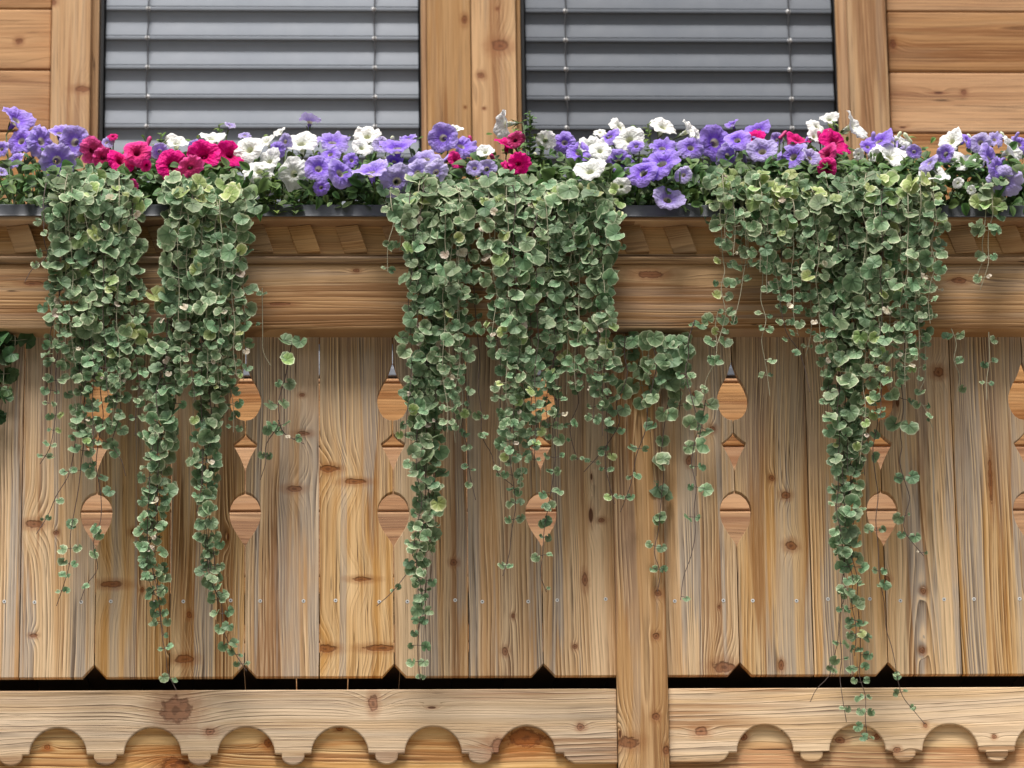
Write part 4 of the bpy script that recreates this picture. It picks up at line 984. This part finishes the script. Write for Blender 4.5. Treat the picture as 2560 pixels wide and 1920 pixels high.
for i, (x, y, r, c, fc) in enumerate(flowers):
    pl = nearest(x, c)
    Y = -0.075 + (0.11 if y < 340 else 0.06 if y < 365 else 0.015 if y < 405 else -0.04) + rnd.uniform(-.02, .02)
    if y > 440: Y = -0.125
    p = at(x, y, Y); R0 = r * PX * 1.14
    if fc == 'f': n = Vector((rnd.gauss(0, .5), -1, rnd.gauss(.25, .38)))
    elif fc == 'u': n = Vector((rnd.gauss(0, .35), -.8, rnd.uniform(.5, .95)))
    elif fc == 'd': n = Vector((rnd.gauss(0, .3), -1, -.25))
    elif fc == 's0': n = Vector((.1, -.05, 1))
    elif fc == 's+': n = Vector((.85, -.55, .35))
    else: n = Vector((-.75, -.3, -.2))
    n.normalize(); R0 *= 1.0 if fc in 'fd' else 1.1
    mi = rnd.choice((0, 0, 1, 1, 3, 2)) if fc == 'f' else rnd.choice((1, 2, 4, 3))
    if fc == 'd': mi = rnd.choice((4, 5, 1))
    if fc in ('s0', 's+', 's-'): mi = 3
    o = place('flower', FMS[c][mi], pl[2], p, basis(n, Vector((rnd.gauss(0, .6), 0, 1)), rnd.uniform(0, 1.2)), (R0, R0 * rnd.uniform(.78, 1.06), R0))
    # flower stalk
    back = p - n * R0 * 0.95
    root = pl[2].location + Vector((rnd.uniform(-.05, .05) + (p.x - pl[2].location.x) * .6, rnd.uniform(-.02, .02), 0))
    mid = Vector(((back.x + root.x) / 2, (back.y + root.y) / 2 - .01, max(back.z, root.z) * .5 + min(back.z, root.z) * .5)) - n * .01
    pl[3].append(catmull([back, back - n * 0.012, mid, root], 0.012))
def foliage(pl, n, xr, yr, mats, size=(0.022, 0.036), Yr=(-0.115, 0.03), shoot=None):
    t = pl[2]; b = wpos(t)
    for k in range(n):
        x = rnd.uniform(*xr); y = rnd.uniform(*yr)
        Y = rnd.uniform(*Yr)
        nrm = Vector((rnd.gauss(0, .5), -0.8, rnd.gauss(.65, .4))); d = Vector((rnd.gauss(0, .9), -.3, rnd.gauss(.3, .7)))
        pl[4].append((at(x, y, Y), basis(nrm, d), rnd.uniform(*size), mats))
for pl in plants:
    x = pl[0]
    foliage(pl, 56, (x - 90, x + 90), (412, 522), PL_n, (0.019, 0.034), (-0.122, -0.04))
    foliage(pl, 12, (x - 75, x + 75), (370, 440), PL_n, (0.016, 0.028), (-0.06, 0.05))
    foliage(pl, 4, (x - 60, x + 60), (335, 385), PL_y, (0.012, 0.02), (-0.02, 0.07))
    # inner mass of leaves nobody could count
    t = pl[2]; bb = wpos(t); v, f, rim, vein, tone = [], [], [], [], []
    for k in range(130):
        px_, py_ = x + rnd.uniform(-100, 100), 395 + 120 * rnd.random() ** 0.8
        p = at(px_, py_, rnd.uniform(-0.075, 0.08)); me = rnd.choice(PL); o = len(v); sz = rnd.uniform(.018, .032)
        rot = basis(Vector((rnd.gauss(0, .5), -0.8, rnd.gauss(.6, .4))), Vector((rnd.gauss(0, .9), -.3, rnd.gauss(.3, .7))))
        v += [(rot @ Vector(q.co)) * sz + p - bb for q in me.vertices]
        rim += [a_.value for a_ in me.attributes['rim'].data]; vein += [a_.value for a_ in me.attributes['vein'].data]; tone += [rnd.random()] * len(me.vertices)
        f += [tuple(i + o for i in q.vertices) for q in me.polygons]
    me = pydata('inner_foliage', v, f, True); setattr_f(me, 'rim', rim); setattr_f(me, 'vein', vein); setattr_f(me, 'tone', tone)
    o = mesh_obj('inner_foliage', me, M_pet, t, bb); o['kind'] = 'stuff'
def shoot(pl, base, tip, n, mats, size, Y):
    """upright leafy shoot"""
    a_, b_ = at(*base, Y), at(*tip, Y); c = catmull([a_, (a_ + b_) / 2 + Vector((rnd.uniform(-.008, .008), 0, 0)), b_], 0.01)
    pl[3].append(c)
    for k in range(n):
        t = (k + .5) / n; p = a_.lerp(b_, t); az = k * 2.4
        d = Vector((cos(az), sin(az) * .8 - .2, .55 + .5 * t)); sz = rnd.uniform(*size) * (1.1 - .55 * t)
        nrm = Vector((-cos(az) * .6, -sin(az) * .5 - .5, .7))
        pl[4].append((p, basis(nrm, -d), sz, mats))
P_ = {q[2]['label'][:28] + str(q[0]): q for q in plants}
byx = lambda x, c: nearest(x, c)
for base, tip, n, m, sz in (((1330, 480), (1325, 285), 34, PL_n, (.024, .036)), ((1345, 490), (1360, 330), 22, PL_n, (.022, .034)), ((1310, 480), (1290, 320), 16, PL_y, (.018, .03)), ((1325, 330), (1322, 278), 9, PL_y, (.012, .018))):
    shoot(byx(1300, 'W'), base, tip, n, m, sz, rnd.uniform(-.05, 0))
for x, c, y0, y1, n in ((690, 'W', 540, 440, 22), (665, 'W', 510, 425, 14), (735, 'W', 540, 480, 14), (1500, 'W', 540, 430, 24), (1480, 'W', 520, 460, 14), (1620, 'W', 440, 310, 14), (1585, 'W', 400, 315, 10), (2255, 'W', 480, 395, 18), (2395, 'W', 500, 400, 20), (2080, 'W', 360, 305, 12), (555, 'M', 420, 312, 14), (405, 'M', 400, 335, 10), (2440, 'W', 400, 350, 10)):
    shoot(byx(x, c), (x, y0), (x + rnd.uniform(-8, 8), y1), n, PL_y if rnd.random() < .75 else PL_n, (.018, .028), -0.10 if y0 > 450 else 0.0)
def bud_mesh():
    v, f = [], []; n = 8
    prof_ = ((0.10, 0.0), (0.16, 0.12), (0.13, 0.35), (0.15, 0.62), (0.17, 0.8), (0.10, 0.96), (0.02, 1.0))
    for r, z in prof_: v += [(r * cos(2 * pi * k / n + z * 1.6), r * sin(2 * pi * k / n + z * 1.6), z) for k in range(n)]
    for i in range(len(prof_) - 1):
        for k in range(n): f.append((i * n + k, i * n + (k + 1) % n, (i + 1) * n + (k + 1) % n, (i + 1) * n + k))
    return pydata('bud', v, f, True)
BUD = bud_mesh(); BUDS = {}
for c_, col_ in (('P', (0.33, 0.24, 0.62)), ('M', (0.50, 0.03, 0.17)), ('W', (0.66, 0.70, 0.48))):
    mm = plainmat({'P': 'purple_bud', 'M': 'magenta_bud', 'W': 'white_bud'}[c_], col_, 0.6); me_ = BUD.copy(); me_.materials.append(mm); BUDS[c_] = me_
for pl in plants:
    for k in range(2):
        x = pl[0] + rnd.uniform(-70, 70); p = at(x, rnd.uniform(345, 430), rnd.uniform(-.05, .03)); d = Vector((rnd.gauss(0, .6), rnd.gauss(-.4, .4), 1))
        sz = rnd.uniform(.022, .034)
        place('bud', BUDS[pl[1][0]], pl[2], p, basis(d, Vector((0, 1, 0))), (sz, sz, sz))
        root = pl[2].location + Vector(((p.x - pl[2].location.x) * .7, rnd.uniform(-.02, .02), 0))
        pl[3].append(catmull([p, (p + root) / 2 + Vector((0, -.008, 0.01)), root], 0.015))
for px, cs, t, stalks, leaves in plants:
    b = wpos(t); v, f = [], []
    for c in stalks:
        tube(v, f, [p - b for p in c], 0.0016, 0.0019, 5)
    if v:
        st = mesh_obj('stems', pydata('stems', v, f, True), M_stem_g, t, b); st['kind'] = 'stuff'
    for p, rot, sz, mats in leaves:
        place('leaf', rnd.choice(mats), t, p, rot, (sz * rnd.uniform(.8, 1.2), sz, sz))
